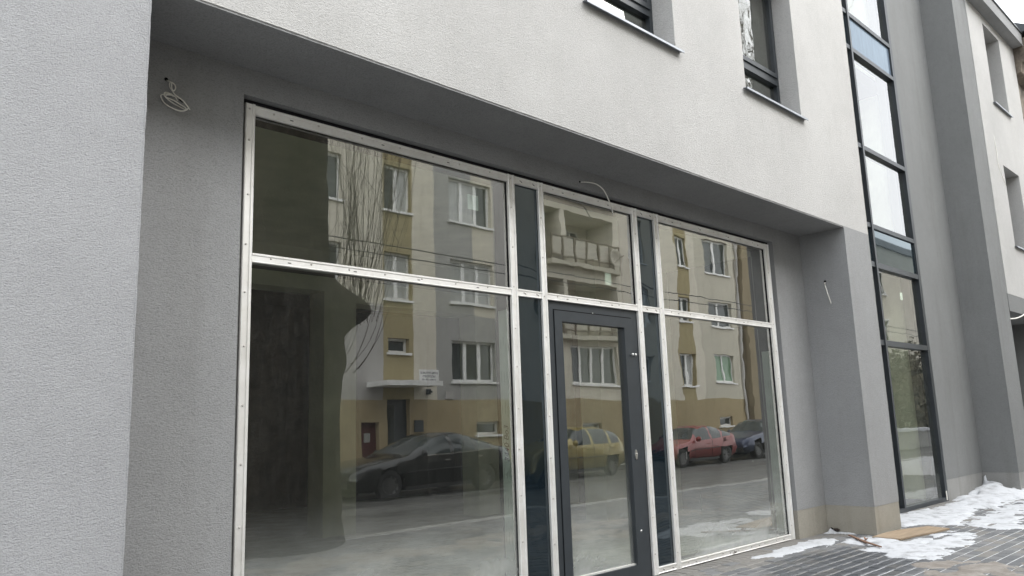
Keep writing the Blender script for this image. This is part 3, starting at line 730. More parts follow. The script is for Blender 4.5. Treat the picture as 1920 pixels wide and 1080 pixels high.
snow('snow', [(12.28,-.22),(12.6,-.26),(12.6,-.34),(12.3,-.33)], 'little lump of snow at the foot of the stair window', 0.05, 0.015, 0.02, 7, soft=0.05)
# snow that only the panes show: along the kerb and on the pavement nearer the street
snow('snow', [(6.2,-5.35),(9.0,-5.2),(13,-5.3),(20,-5.15),(20,-4.75),(14,-4.65),(9,-4.6),(6.2,-4.75)], 'ridge of ploughed snow along the kerb reflected in the shop windows', 0.06, 0.09, 0.25, 8, base=-0.118, soft=0.15, holes=0.4)
snow('snow', [(3.9,-3.7),(6.5,-3.3),(9.4,-3.0),(10.8,-2.6),(10.6,-2.3),(8.8,-2.6),(6.0,-2.75),(3.9,-3.0)], 'thin patchy snow on the pavement mirrored low in the windows', 0.010, 0.05, 0.45, 9, mat=M['slush'], holes=1.1)
snow('snow', [(21,-5.3),(60,-5.6),(60,-4.2),(40,-3.2),(25,-3.4),(21,-4.4)], 'wide snow bank along the far end of the pavement', 0.12, 0.25, 0.5, 10, base=-0.1, soft=0.4)
snow('snow', [(34,-12.6),(90,-12.6),(90,-9.2),(50,-9.4),(34,-11.2)], 'broad white snow field across the far end of the street', 0.2, 0.5, 0.8, 11, base=-0.11, soft=0.6)

# board, stick, leaves
M['ply'] = plain('plywood', (0.30, 0.225, 0.15), 0.8, 0, 0.25, 3, stretch=(0.6, 5, 1))
M['stick'] = plain('wet_wood', (0.19, 0.105, 0.065), 0.7, 0, 0.3, 12)
M['leaf'] = plain('dead_leaf', (0.035, 0.022, 0.018), 0.8)
bd = MB(); pts = [(9.47,-.70),(9.9,-.70),(10.2,-.735),(10.66,-.90),(10.60,-1.17),(10.2,-1.13),(9.8,-1.06),(9.45,-1.02)]
bd.prism(pts, 0.004, 0.022, 'z'); bo = bd.build('plywood_board', M['ply'], None); tag(bo, 'flat light brown plywood board lying in the snow by the pillar', 'board')
st = MB().prism([(9.395,-.455),(9.41,-.475),(8.99,-.845),(8.745,-1.09),(8.735,-1.075),(8.97,-.815)], 0.022, 0.034, 'z').build('wood_stick', M['stick'], None); tag(st, 'reddish brown flat wooden lath lying across the snow patch', 'stick')
for (x, y, a, s_, lab) in ((7.61,-.035,.4,.028,'dark crumpled leaf against the bottom rail of the right window'), (9.70,-.17,1.2,.075,'dark brown leaf lying on the snow in the niche corner'), (9.18,-.75,.2,.05,'brown bark chip on the snow beside the stick')):
    mb = MB(); n0 = 9
    for i in range(n0):
        for j in range(5):
            u = i/(n0-1)*2-1; v = j/4*2-1; w = (1-u*u)**0.6
            px_, py_ = u*s_, v*s_*0.45*w
            mb.v.append((x+px_*math.cos(a)-py_*math.sin(a), y+px_*math.sin(a)+py_*math.cos(a), 0.03+0.35*s_*v*v*w+0.15*s_*math.sin(u*4)))
    for i in range(n0-1):
        for j in range(4): mb.f.append((i*5+j, (i+1)*5+j, (i+1)*5+j+1, i*5+j+1)); mb.mi.append(0)
    o = mb.build('dead_leaf', M['leaf'] if s_ != .05 else M['stick'], None, True); tag(o, lab, 'leaf', 'litter on the pavement')

# ------------------------------------------------------------------ across the street (seen in the glass)
def render_wall(name, col): return stucco(name, col, 0.05, 0.002, 60, dirt=0.35)
M['cream'] = render_wall('render_cream', (0.67, 0.63, 0.535)); M['lilac'] = render_wall('render_grey', (0.47, 0.455, 0.435))
M['ochre'] = render_wall('render_ochre', (0.38, 0.31, 0.19)); M['olive'] = render_wall('render_olive_yellow', (0.37, 0.315, 0.185))
M['slate'] = render_wall('render_slate', (0.40, 0.395, 0.38)); M['brown'] = render_wall('render_brown', (0.28, 0.235, 0.16))
M['white'] = plain('white_pvc', (0.78, 0.78, 0.77), 0.4)
M['curt'] = plain('curtain_behind_glass', (0.42, 0.43, 0.42), 0.12, 0, 0.3, 6, stretch=(6, 6, 0.3)); M['pane'] = plain('dark_pane', (0.05, 0.06, 0.06), 0.05, 0, 0.3)
M['green'] = plain('green_blind', (0.16, 0.27, 0.17), 0.12); M['doord'] = plain('door_dark', (0.05, 0.06, 0.07), 0.35); M['doorr'] = plain('door_oxblood', (0.10, 0.03, 0.03), 0.5)
M['rail'] = plain('balcony_rail', (0.16, 0.13, 0.09), 0.6); M['railpan'] = plain('balcony_panel', (0.42, 0.39, 0.32), 0.5); M['roof'] = plain('roof_tin', (0.12, 0.11, 0.105), 0.5)
YO = -14.5
OB = thing('apartment_block', 'cream and ochre four storey apartment block across the street, reflected in the shop windows', 'building', (18, -19, 0))
HOL = []; WINS = []
def addw(x0, x1, z0, z1, sashes, pm): HOL.append((x0, x1, z0, z1)); WINS.append((x0, x1, z0, z1, sashes, pm))
for z0, z1 in ((8.05, 9.48), (5.29, 6.74), (10.8, 12.2)):
    addw(13.37, 14.36, z0, z1, 2, 'curt')
addw(13.50, 14.25, 3.68, 4.12, 1, 'pane')
for k, (z0, z1) in enumerate(((8.10, 9.56), (5.40, 6.83), (2.87, 4.16), (10.8, 12.2))): addw(15.93, 17.80, z0, z1, 3, ('curt', 'curt', 'pane', 'curt')[k])
for k, (z0, z1) in enumerate(((8.07, 9.45), (5.40, 6.8), (2.87, 4.16), (10.8, 12.2))):
    addw(9.9, 11.90, z0, z1, 3, ('curt', 'pane', 'curt', 'pane')[k]); addw(5.9, 7.9, z0, z1, 3, 'curt')
for k, (z0, z1) in enumerate(((8.12, 9.45), (5.66, 6.76), (2.92, 4.27), (10.8, 12.2))): addw(28.70, 29.60, z0, z1, 2, ('pane', 'pane', 'curt', 'curt')[k])
for k, (z0, z1) in enumerate(((8.13, 9.70), (5.63, 6.78), (3.08, 4.36), (10.8, 12.2))): addw(31.20, 33.10, z0, z1, 2, ('pane', 'pane', 'green', 'curt')[k])
addw(21.70, 24.45, 2.84, 4.30, 4, 'pane'); addw(25.5, 26.6, 8.1, 9.5, 2, 'curt'); addw(25.5, 26.6, 5.5, 6.8, 2, 'curt'); addw(25.5, 26.6, 2.9, 4.3, 2, 'pane')
addw(31.35, 32.35, 1.10, 1.50, 1, 'pane'); addw(16.9, 17.9, 1.2, 1.6, 1, 'pane'); addw(22.2, 23.2, 1.1, 1.5, 1, 'pane')
LOG = [(20.35, 24.55, 7.35, 9.45), (20.35, 24.55, 4.66, 6.72), (20.35, 24.55, 10.05, 12.2)]
HOL += LOG; HOL.append((13.47, 14.28, 0.0, 2.32)); HOL.append((12.58, 13.18, 0.3, 1.66))
def wallmat(x, z):
    if z < 2.3: return 1
    if 13.32 < x < 14.42: return 2
    if 28.65 < x < 29.65: return 2
    if 15.30 < x < 16.90: return 4
    if 16.90 < x < 17.87 and z < 5.0: return 4
    if 17.87 < x < 18.7: return 3
    if x < 13.32 and z < 5.1: return 3
    if 30.3 < x < 33.5: return 5
    return 0
M['loggia'] = render_wall('render_pale', (0.78, 0.74, 0.63)); M['cream2'] = render_wall('render_putty', (0.55, 0.52, 0.435))
part('wall', MB().holed(-8, 34.0, 0, 13.0, YO, YO-0.4, HOL, wallmat, (13.32, 14.42, 15.30, 16.90, 17.87, 18.7, 28.65, 29.65, 30.3, 33.5), (2.3, 5.0, 5.1)), [M['cream'], M['ochre'], M['olive'], M['lilac'], M['slate'], M['cream2']], parent=OB)
part('side_and_rear', MB().box(-8.0, -7.7, -24, YO-0.4, 0, 13).box(33.7, 34.0, -24, YO-0.4, 0, 13).box(-8, 34, -24.3, -24, 0, 13), M['cream'], parent=OB)
part('inner_floor', B(-7.7, 33.7, -24, YO-0.42, 12.6, 12.9), M['intdark'], parent=OB)
rf = part('roof', MB().prism([(YO+0.55, 13.0), (YO+0.55, 13.18), (-19.4, 15.6), (-24.9, 13.18), (-24.9, 13.0)], -8.5, 34.4, 'x'), M['roof'], parent=OB)
for xx in (3, 15, 27): part('chimney', B(xx, xx+1.2, -20, -19.2, 14.6, 16.6), M['brown'], parent=rf)
def opp_window(root, x0, x1, z0, z1, n, pm, yf, sill=True):
    y = yf-0.14; f = MB(); w = 0.07
    f.box(x0, x0+w, y-.07, y, z0, z1).box(x1-w, x1, y-.07, y, z0, z1).box(x0+w, x1-w, y-.07, y, z0, z0+w).box(x0+w, x1-w, y-.07, y, z1-w, z1)
    for i in range(1, n):
        xm = x0+(x1-x0)*i/n; f.box(xm-.065, xm+.065, y-.07, y+.008, z0+w, z1-w)
    o = part('window', f, M['white'], parent=root)
    for i in range(n):
        a, b = x0+(x1-x0)*i/n, x0+(x1-x0)*(i+1)/n
        part('pane', B(a+.065, b-.065, y-.05, y-.04, z0+w, z1-w), M[pm if not (pm == 'curt' and rng.random() < 0.3) else 'pane'], parent=o)
    if sill: part('sill', B(x0-.06, x1+.06, yf-.12, yf+.08, z0-.07, z0-.005), M['white'], parent=o)
for w_ in WINS: opp_window(OB, *w_, YO)
for (x0, x1, z0, z1) in LOG:
    part('loggia', MB().box(x0-.1, x1+.1, YO-1.6, YO-1.5, z0-.1, z1+.1).box(x0-.12, x0, YO-1.5, YO-.4, z0-.1, z1+.1).box(x1, x1+.12, YO-1.5, YO-.4, z0-.1, z1+.1).box(x0, x1, YO-1.5, YO-.4, z0-.12, z0).box(x0, x1, YO-1.5, YO-.4, z1, z1+.12), M['loggia'], parent=OB)
    part('loggia_divider', B(21.35, 21.62, YO-1.5, YO-.02, z0, z1), M['cream'], parent=OB)
    opp_window(OB, 22.0, 22.9, z0+.02, z1-.25, 1, 'curt', YO-1.29, False); opp_window(OB, 22.95, 24.0, z0+.8, z1-.25, 2, 'curt', YO-1.29, False)
    part('balcony_slab', B(x0, x1+.05, YO-.4, YO+.32, z0-.16, z0), M['cream2'], parent=OB)
    r = MB(); yy = YO+.27
    r.box(x0+.02, x1, yy-.02, yy+.02, z0+.92, z0+.97).box(x0+.02, x1, yy-.015, yy+.015, z0+.16, z0+.20)
    nb = 6; sx = (x1-x0-.06)/nb
    for i in range(nb+1): r.box(x0+.02+i*sx, x0+.06+i*sx, yy-.02, yy+.02, z0, z0+.92)
    ro = part('balcony_railing', r, M['rail'], parent=OB)
    for i in range(nb-1): part('railing_panel', B(x0+.10+i*sx, x0-.02+(i+1)*sx, yy-.008, yy+.008, z0+.22, z0+.88), M['railpan'], parent=ro)
# canopy, entrance, cellar door, sign
part('canopy', B(12.75, 14.75, YO, YO+1.0, 2.66, 2.80), M['white'], parent=OB)
d_ = part('entrance_door', B(13.47, 14.28, YO-.25, YO-.19, 0, 2.32), M['doord'], parent=OB)
part('pane', B(13.56, 13.84, YO-.19, YO-.185, 0.9, 2.15), M['pane'], parent=d_)
d_ = part('cellar_door', B(12.58, 13.18, YO-.25, YO-.19, 0.3, 1.66), M['doorr'], parent=OB)
part('door_pane', B(12.78, 12.98, YO-.19, YO-.18, 1.1, 1.35), M['curt'], parent=d_)
part('intercom', B(14.42, 14.70, YO, YO+.06, 1.35, 1.70), M['doord'], parent=OB)
part('wall_lamp', MB().box(14.86, 15.0, YO, YO+.10, 2.45, 2.62).box(14.90, 14.96, YO+.10, YO+.22, 2.5, 2.56), M['doord'], parent=OB)
part('meter_box', B(15.62, 15.95, YO, YO+.03, 2.33, 2.56), M['lilac'], parent=OB)
part('drainpipe', MB().tube([(33.75, YO+.1, 0), (33.75, YO+.1, 12.9)], 0.07, 8), M['lilac'], parent=OB)
sg = thing('wall_sign', 'white sign with four lines of dark lettering beside the entrance canopy', 'sign', (15.0, YO, 2.9))
B(14.62, 15.36, YO+.004, YO+.03, 2.73, 3.20).build('sign_board', M['white'], sg)
lt = MB(); r_ = random.Random(11)
for k, (a, b) in enumerate(((14.66, 15.32), (14.74, 15.22), (14.72, 15.24), (14.66, 15.32))):
    xx = a; z = 3.10-k*0.105
    while xx < b:
        w_ = r_.choice((0.022, 0.03, 0.034)); hh = 0.062
        for bx in r_.choice((((0, .3, 0, 1), (.3, 1, .8, 1), (.3, .8, .4, .6)), ((0, .3, 0, 1), (.7, 1, 0, 1), (.3, .7, .4, .6)), ((.35, .65, 0, 1), (0, 1, .8, 1)), ((0, .3, 0, 1), (.3, 1, 0, .2)), ((0, .3, 0, 1), (.7, 1, 0, 1), (.3, .7, 0, .2), (.3, .7, .8, 1)))):
            lt.box(xx+bx[0]*w_, xx+bx[1]*w_, YO+.03, YO+.032, z-hh/2+bx[2]*hh, z-hh/2+bx[3]*hh)
        xx += w_+0.010
lt.build('lettering', M['ink'], sg)
ds = thing('satellite_dish', 'oval white satellite dish on the upper balcony railing', 'dish', (24.2, YO+.3, 7.5))
MB().lathe([(0.0001, 0.0), (0.15, 0.015), (0.28, 0.06), (0.36, 0.11), (0.37, 0.105), (0.28, 0.05), (0.15, 0.0), (0.0001, -0.012)], (24.12, YO+.34, 7.80), 'y', 24).build('reflector', M['railpan'], ds, True)
MB().tube([(24.12, YO+.34, 7.80), (24.12, YO+.28, 7.40)], 0.02, 6).build('mast', M['rail'], ds)
MB().tube([(24.12, YO+.36, 7.60), (24.12, YO+.75, 7.85)], 0.012, 6).build('feed_arm', M['rail'], ds)

# neighbouring houses further along
H2 = thing('brown_house', 'narrow brown rendered house next to the apartment block, reflected at the window edge', 'house', (39, -19, 0))
h2 = [(35.6+i*2.6, 36.8+i*2.6, z, z+1.4) for i in range(4) for z in (2.6, 5.4, 8.2)]
part('wall', MB().holed(34.1, 46.0, 0, 11.0, YO+.25, YO-.2, h2, lambda x, z: 1 if (35.2 < x < 37.2 and z > 2.2) else 0, (35.2, 37.2), (2.2,)), [M['brown'], M['olive']], parent=H2)
part('body', B(34.1, 46.0, -24, YO-.25, 0, 11.0), M['brown'], parent=H2)
for h in h2: opp_window(H2, *h, 2, 'curt', YO+.25)
part('roof', MB().prism([(YO+.7, 11.0), (YO+.7, 11.15), (-19.4, 13.6), (-24.4, 11.15), (-24.4, 11.0)], 34.05, 46.2, 'x'), M['roof'], parent=H2)
H3 = thing('cream_house', 'cream rendered house far along the street, reflected in the tall stair window', 'house', (58, -19, 0))
part('wall', B(49, 72, -25, YO+.2, 0, 12.0), M['cream'], parent=H3)
for i in range(7):
    if i in (1, 2, 3): continue
    for z in (2.8, 5.8, 8.8): opp_window(H3, 50+i*3.1, 51.3+i*3.1, z, z+1.5, 2, 'curt', YO+.38)
part('parapet', B(48.9, 72.1, -25, YO+.35, 12.0, 12.45), M['slate'], parent=H3)
part('chimney', B(56.6, 58.4, -17.5, -16.5, 12.45, 13.6), M['slate'], parent=H3)

# ------------------------------------------------------------------ trees, shrubs, wires
M['bark'] = plain('bark_dark', (0.055, 0.048, 0.038), 0.95, 0, 0.4, 9, 0.02, 22, spec=0.1); M['twig'] = plain('twig', (0.13, 0.11, 0.085), 0.9, spec=0.1)
TR = thing('pollard_tree', 'thick old pollarded tree trunk with thin upright shoots, reflected on the left', 'tree', (4.95, -5.05, -0.1))
tr_ = MB(); NS = 72; zz = [-0.2+0.055*i for i in range(135)]
def trad(z):
    pts = [(-0.2, 0.98), (0.3, 0.92), (1.0, 0.90), (1.8, 0.90), (2.4, 0.90), (3.0, 0.93), (3.45, 0.80), (3.7, 0.725), (4.3, 0.715), (5.5, 0.71), (6.4, 0.60), (7.2, 0.30)]
    for (a, ra), (b, rb) in zip(pts, pts[1:]):
        if a <= z <= b: return ra+(rb-ra)*(z-a)/(b-a)
    return pts[-1][1]
for z in zz:
    for k in range(NS):
        a = 2*math.pi*k/NS; r = trad(z)
        v = Vector((math.cos(a)*1.6, math.sin(a)*1.6, z*0.8)); r *= 1+0.035*noise.fractal(v*1.7, 0.8, 2, 5)
        r += 0.03*noise.noise(Vector((math.cos(a)*9, math.sin(a)*9, z*1.3)))
        # burls
        for ba, bz, bh, bw in ((0.05, 3.12, 0.56, 0.30), (0.2, 2.35, 0.12, 0.3), (2.4, 3.4, 0.35, 0.4), (4.2, 2.9, 0.4, 0.45), (1.5, 3.6, 0.15, 0.3)):
            da = (a-ba+math.pi) % (2*math.pi)-math.pi
            r += bh*math.exp(-(da/0.5)**2-((z-bz)/bw)**2)
        tr_.v.append((4.95+r*math.cos(a), -5.05+r*math.sin(a), z))
for i in range(len(zz)-1):
    for k in range(NS):
        k2 = (k+1) % NS; tr_.f.append((i*NS+k, i*NS+k2, (i+1)*NS+k2, (i+1)*NS+k)); tr_.mi.append(0)
tr_.f.append(tuple((len(zz)-1)*NS+k for k in range(NS))); tr_.mi.append(0)
tr_.build('trunk', M['bark'], TR, True)
r_ = random.Random(21)
def shoot(mb, p, h, lean, r0=0.012, wob=0.05, seg=8):
    pts = [Vector(p)]; n = 9; d = Vector((lean[0], lean[1], 0.6)).normalized()
    for i in range(n):
        d = (d + Vector((r_.uniform(-wob, wob), r_.uniform(-wob, wob), 0.16))).normalized(); pts.append(pts[-1]+d*h/n)
    mb.tube(pts, [r0*(1-0.8*i/n) for i in range(n+1)], 4, False); return pts
sh = MB()
for k in range(84):
    if k < 62: p = (6.40+r_.uniform(-.45, .16), -5.05+r_.uniform(-.45, .45), 3.1+r_.uniform(-.25, .35))
    else:
        a = r_.uniform(0, 6.28); p = (4.95+1.0*math.cos(a), -5.05+1.0*math.sin(a), r_.uniform(2.8, 4.2))
    ps = shoot(sh, p, r_.uniform(2.2, 4.6), (r_.uniform(-.12, .30), r_.uniform(-.15, .15)), r_.uniform(.003, .0062))
    for _ in range(2):
        q = ps[r_.randint(3, 7)]; shoot(sh, q, r_.uniform(.5, 1.4), (r_.uniform(-.6, .6), r_.uniform(-.6, .6)), .003)
for k in range(8): shoot(sh, (6.0+r_.uniform(-.1, .1), -5.05+r_.uniform(-.4, .4), 2.25+r_.uniform(-.2, .2)), r_.uniform(.7, 1.5), (r_.uniform(.4, .9), r_.uniform(-.3, .3)), .007)
sh.build('shoots', M['twig'], TR)
lb = MB()
for k in range(6):
    a = k*1.05+r_.uniform(-.2, .2); z = r_.uniform(6.0, 7.0); p = Vector((4.95+.4*math.cos(a), -5.05+.4*math.sin(a), z)); d = Vector((math.cos(a), math.sin(a), 0.9)).normalized(); pts = [p]
    for i in range(8):
        d = (d+Vector((r_.uniform(-.25, .25), r_.uniform(-.25, .25), r_.uniform(-.05, .2)))).normalized(); pts.append(pts[-1]+d*r_.uniform(.45, .7))
    lb.tube(pts, [0.16*(1-.85*i/8) for i in range(9)], 6, False)
    for q in pts[2:]:
        for _ in range(2): 
            ps = shoot(lb, q, r_.uniform(.8, 2.0), (r_.uniform(-1, 1), r_.uniform(-1, 1)), .012, .14)
            shoot(lb, ps[4], r_.uniform(.4, .9), (r_.uniform(-1, 1), r_.uniform(-1, 1)), .006, .14)
lb.build('limbs', M['twig'], TR)
def bare_tree(x, y, h, seed, label):
    global r_
    r_ = random.Random(seed); T = thing('bare_tree', label, 'tree', (x, y, -0.1), 'bare trees along the street')
    MB().tube([(x, y, -.2), (x+.1, y, h*.25), (x-.05, y+.05, h*.5), (x+.05, y, h*.7)], [.22, .17, .13, .07], 8, False).build('trunk', M['bark'], T, True)
    c = MB()
    for k in range(26):
        a = r_.uniform(0, 6.28); z = h*r_.uniform(.5, .72); ps = shoot(c, (x, y, z), h*r_.uniform(.25, .45), (math.cos(a)*.9, math.sin(a)*.9), .04, .12)
        for q in ps[3:]:
            for _ in range(3): shoot(c, q, h*r_.uniform(.08, .2), (r_.uniform(-1, 1), r_.uniform(-1, 1)), .010, .15)
    c.build('crown', M['twig'], T)
bare_tree(19.8, -5.4, 14.0, 31, 'tall bare street tree by the kerb, its branches mirrored in the upper windows')
M['bush'] = plain('evergreen_leaf', (0.055, 0.07, 0.03), 0.7, 0, 0.5, 3); M['hedge'] = plain('dry_hedge', (0.13, 0.115, 0.075), 0.9, 0, 0.5, 3)
def shrub(x, y, rx, rz, mat, seed, label):
    r = random.Random(seed); T = thing('shrub', label, 'shrub', (x, y, -0.1), 'shrubs at the far end of the street'); mb = MB()
    for k in range(3200):
        u = Vector((r.gauss(0, 1), r.gauss(0, 1), r.gauss(0, 1))).normalized(); s_ = (0.55+0.45*r.random())*(1+0.35*noise.noise(u*2.3+Vector((seed, 0, 0))))
        c = Vector((x+u.x*rx*s_, y+u.y*rx*.7*s_, rz*.85+u.z*rz*s_))
        if c.z < 0: continue
        a = Vector((r.gauss(0, 1), r.gauss(0, 1), r.gauss(0, 1))).normalized()*0.13; b = a.cross(u).normalized()*0.10
        mb.q([c-a-b, c+a-b*.3, c+a*1.1+b, c-a*.4+b])
    mb.build('foliage', mat, T)
    MB().tube([(x, y, -.1), (x+.1, y, rz*.8)], [.12, .05], 6).build('stem', M['bark'], T)
shrub(50, -13.2, 2.6, 3.0, M['hedge'], 1, 'tall dry hedge shrub before the far cream house'); shrub(54.5, -13.0, 2.8, 2.6, M['bush'], 2, 'dark evergreen shrub before the far cream house'); shrub(59, -13.1, 2.7, 3.2, M['hedge'], 3, 'rightmost tall dry shrub before the far cream house')
shrub(64, -13.0, 2.6, 2.4, M['bush'], 4, 'far dark shrub at the end of the hedge row')
# low wall with a dark cabinet, seen at the bottom of the stair window
lw = thing('low_wall', 'low concrete wall capped with snow along the far street end', 'wall', (40, -8.6, -0.1)); B(33, 62, -8.8, -8.5, -0.12, 0.62).build('wall_body', M['kerb'], lw); B(33, 62, -8.9, -8.4, 0.62, 0.74).build('snow_cap', M['snow'], lw)
ub = thing('utility_cabinet', 'dark grey metal utility cabinet with two doors in front of the low wall', 'cabinet', (42.6, -8.2, -0.1)); B(42.0, 43.3, -8.45, -8.05, -0.12, 0.55).build('body', M['anth'], ub)
for a in (42.03, 42.66): B(a, a+.6, -8.05, -8.03, -0.05, 0.5).build('cabinet_door', M['doord'], ub)
for (y, z0, z1, lab) in ((-8.0, 5.10, 5.0, 'higher of two black overhead cables crossing the street reflection'), (-8.3, 4.98, 4.86, 'lower of two black overhead cables crossing the street reflection')):
    pts = [(-30+i*5, y, z0+0.3*((i-10)/10)**2-0.02*i*0.4) for i in range(21)]
    tag(MB().tube(pts, 0.012, 5).build('overhead_cable', M['black'], None, True), lab, 'cable', 'overhead cables')
for xx, lab in ((-30, 'concrete cable pole at the left end of the overhead cables'), (70, 'concrete cable pole at the right end of the overhead cables')):
    T = thing('cable_pole', lab, 'pole', (xx, -8.15, -.1), 'cable poles'); MB().tube([(xx, -8.15, -.2), (xx, -8.15, 6.2)], [.14, .09], 10).build('shaft', M['kerb'], T, True); B(xx-.05, xx+.05, -8.7, -7.6, 5.0, 5.1).build('cross_arm', M['anth'], T)

# ------------------------------------------------------------------ parked cars
def carpaint(name, col, metal=0.3, rough=0.25): return plain(name, col, rough, metal, 0.08, 1.5, coat=0.45)
M['tyre'] = plain('tyre', (0.02, 0.02, 0.02), 0.85); M['rim'] = plain('alloy_rim', (0.13, 0.13, 0.13), 0.4, 0.5); M['cglass'] = plain('car_glass', (0.04, 0.05, 0.05), 0.03, 0, 0.2); M['chrome'] = plain('chrome', (0.75, 0.75, 0.75), 0.12, 1.0)
M['lamp'] = plain('headlamp', (0.70, 0.72, 0.72), 0.1, 0.2); M['tail'] = plain('tail_lamp', (0.35, 0.02, 0.02), 0.2); M['trim'] = plain('black_plastic', (0.02, 0.02, 0.02), 0.6); M['plate'] = plain('number_plate', (0.75, 0.75, 0.72), 0.4)
def interp(tab, x):
    if x <= tab[0][0]: return tab[0][1]
    for (a, va), (b, vb) in zip(tab, tab[1:]):
        if x <= b:
            t = (x-a)/(b-a); return va+(vb-va)*t
    return tab[-1][1]
def car(name, label, x0, yc, L, top, belt, fw, rw, ws, sw, bp, rs, paint, width=1.78, strip=False, wr=0.315):
    T = thing(name, label, 'car', (x0, yc, -0.12), 'cars parked across the street')
    def bld(n, mb, mat, sm=False, par=None): return mb.build(n, mat, par or T, sm, world=False)
    def sm(tab, x): return sum(interp(tab, x+d) for d in (-.10, -.05, 0, .05, .10))/5
    N = int(L/0.05); st = []
    for i in range(N+1):
        x = L*i/N; tp = sm(top, x) if 0.12 < x < L-.12 else interp(top, x); bl = min(sm(belt, x), tp-.03)
        e = min(x, L-x); w = width/2*(0.80+0.20*min(1, (e/0.55))**0.5); lo = 0.19+0.16*max(0, 1-e/0.35)
        k = max(0, min(1, (tp-bl)/.40))
        st.append([(0, lo), (.78*w, lo), (.96*w, lo+.13), (w, (lo+bl)/2+.04), (.99*w, bl-.09), (.945*w, bl), (.945*w-.075*k*w-.02*w, bl+.5*(tp-bl)), (.945*w-.20*k*w-.06*w, tp-.055*k-.012), (.42*w, tp-.006), (0, tp)])
    P_ = [[(L*i/N, sd_*y, z) for y, z in st[i]] for i in range(N+1) for sd_ in (1,)]
    body, gls = MB(), MB()
    for sd_ in (1, -1):
        for i in range(N):
            xa, xb = L*i/N, L*(i+1)/N; xm = (xa+xb)/2
            for j in range(9):
                q = [(xa, sd_*st[i][j][0], st[i][j][1]), (xb, sd_*st[i+1][j][0], st[i+1][j][1]), (xb, sd_*st[i+1][j+1][0], st[i+1][j+1][1]), (xa, sd_*st[i][j+1][0], st[i][j+1][1])]
                zc = sum(p[2] for p in q)/4
                if j <= 3 and any(math.hypot(xm-wx, zc-wr) < wr+.055 for wx in (fw, rw)): continue
                if j == 0: body.q(q); continue
                isg = (j in (5, 6) and sw[0] < xm < sw[1] and abs(xm-bp) > .05 and abs(xm-sw[2]) > .045) or (j in (7, 8) and (ws[0]+.06 < xm < ws[1]-.04 or rs[0]+.05 < xm < rs[1]-.08))
                (gls if isg else body).q(q)
        e0, e1 = st[0], st[N]
        body.q([(0, sd_*y, z) for y, z in e0]); body.q([(L, sd_*y, z) for y, z in e1])
    bo = bld('body', body, paint, True); bld('window_glass', gls, M['cglass'], True)
    for wx in (fw, rw):
        for sd_ in (1, -1):
            yo = sd_*(width/2-.03); a = -1 if sd_ > 0 else 1
            ty = MB().lathe([(wr*.62, 0), (wr*.66, -.005*a), (wr*.95, -.002*a), (wr, .03*a), (wr, .17*a), (wr*.9, .19*a), (wr*.5, .19*a)], (wx, yo, wr), 'y', 28)
            wo_ = bld('wheel', ty, M['tyre'], True)
            rm = MB().lathe([(0.0001, .012*a), (.05, .01*a), (.055, .025*a), (.06, .05*a), (wr*.5, .06*a), (wr*.60, .02*a), (wr*.64, .0)], (wx, yo, wr), 'y', 28)
            for s_ in range(9):
                an = 2*math.pi*s_/9; c_, n_ = math.cos(an), math.sin(an); tz = (-n_*.02, c_*.02)
                rm.q([(wx+c_*.05+tz[0], yo+.008*a, wr+n_*.05+tz[1]), (wx+c_*wr*.62+tz[0], yo+.004*a, wr+n_*wr*.62+tz[1]), (wx+c_*wr*.62-tz[0], yo+.004*a, wr+n_*wr*.62-tz[1]), (wx+c_*.05-tz[0], yo+.008*a, wr+n_*.05-tz[1])])
            bld('rim', rm, M['rim'], False, wo_)
        ln = MB()
        for k in range(14):
            a1, a2 = math.pi*k/14, math.pi*(k+1)/14; rr = wr+.06
            ln.q([(wx+rr*math.cos(a1), -width/2+.04, wr+rr*math.sin(a1)), (wx+rr*math.cos(a2), -width/2+.04, wr+rr*math.sin(a2)), (wx+rr*math.cos(a2), width/2-.04, wr+rr*math.sin(a2)), (wx+rr*math.cos(a1), width/2-.04, wr+rr*math.sin(a1))])
        bld('wheel_arch', ln, M['trim'])
    w = width/2
    for sd_ in (1, -1):
        hz = interp(top, .18)-.12
        h = MB().lathe([(.0001, -.05), (.06, -.045), (.10, -.02), (.115, .06)], (0.14, sd_*(w*.72), hz), 'x', 14)
        h.v = [(x+abs(y/ w)*0.10-.03, y*1.0, hz+(z-hz)*.75) for x, y, z in h.v]; bld('headlight', h, M['lamp'], True)
        tz = interp(belt, L-.2)-.10
        bld('tail_light', MB().box(L-.16, L-.02, sd_*w*.60-.10, sd_*w*.60+.12, tz-.09, tz+.08), M['tail'])
        mx_ = ws[0]+.35; mz = interp(belt, mx_)+.07
        mm = MB().lathe([(.0001, -.06), (.06, -.045), (.085, 0), (.075, .05), (.0001, .055)], (mx_, sd_*(w+.06), mz), 'x', 12); bld('mirror', mm, paint, True)
        for hx in (bp-.22, bp+.85): 
            if hx < rw+.1: bld('door_handle', MB().box(hx-.09, hx+.09, sd_*(w-.005)-.012, sd_*(w-.005)+.012, interp(belt, hx)-.145, interp(belt, hx)-.115), paint if not strip else M['chrome'])
        if strip:
            pts = [(x, sd_*(w*.957), interp(belt, x)+.004) for x in [sw[0]-.1+i*(sw[1]-sw[0]+.2)/14 for i in range(15)]]; bld('chrome_strip', MB().tube(pts, .014, 5), M['chrome'])
        bld('side_skirt', MB().box(fw+wr+.1, rw-wr-.1, sd_*w*.93-.02, sd_*w*.93+.02, .19, .27), M['trim'])
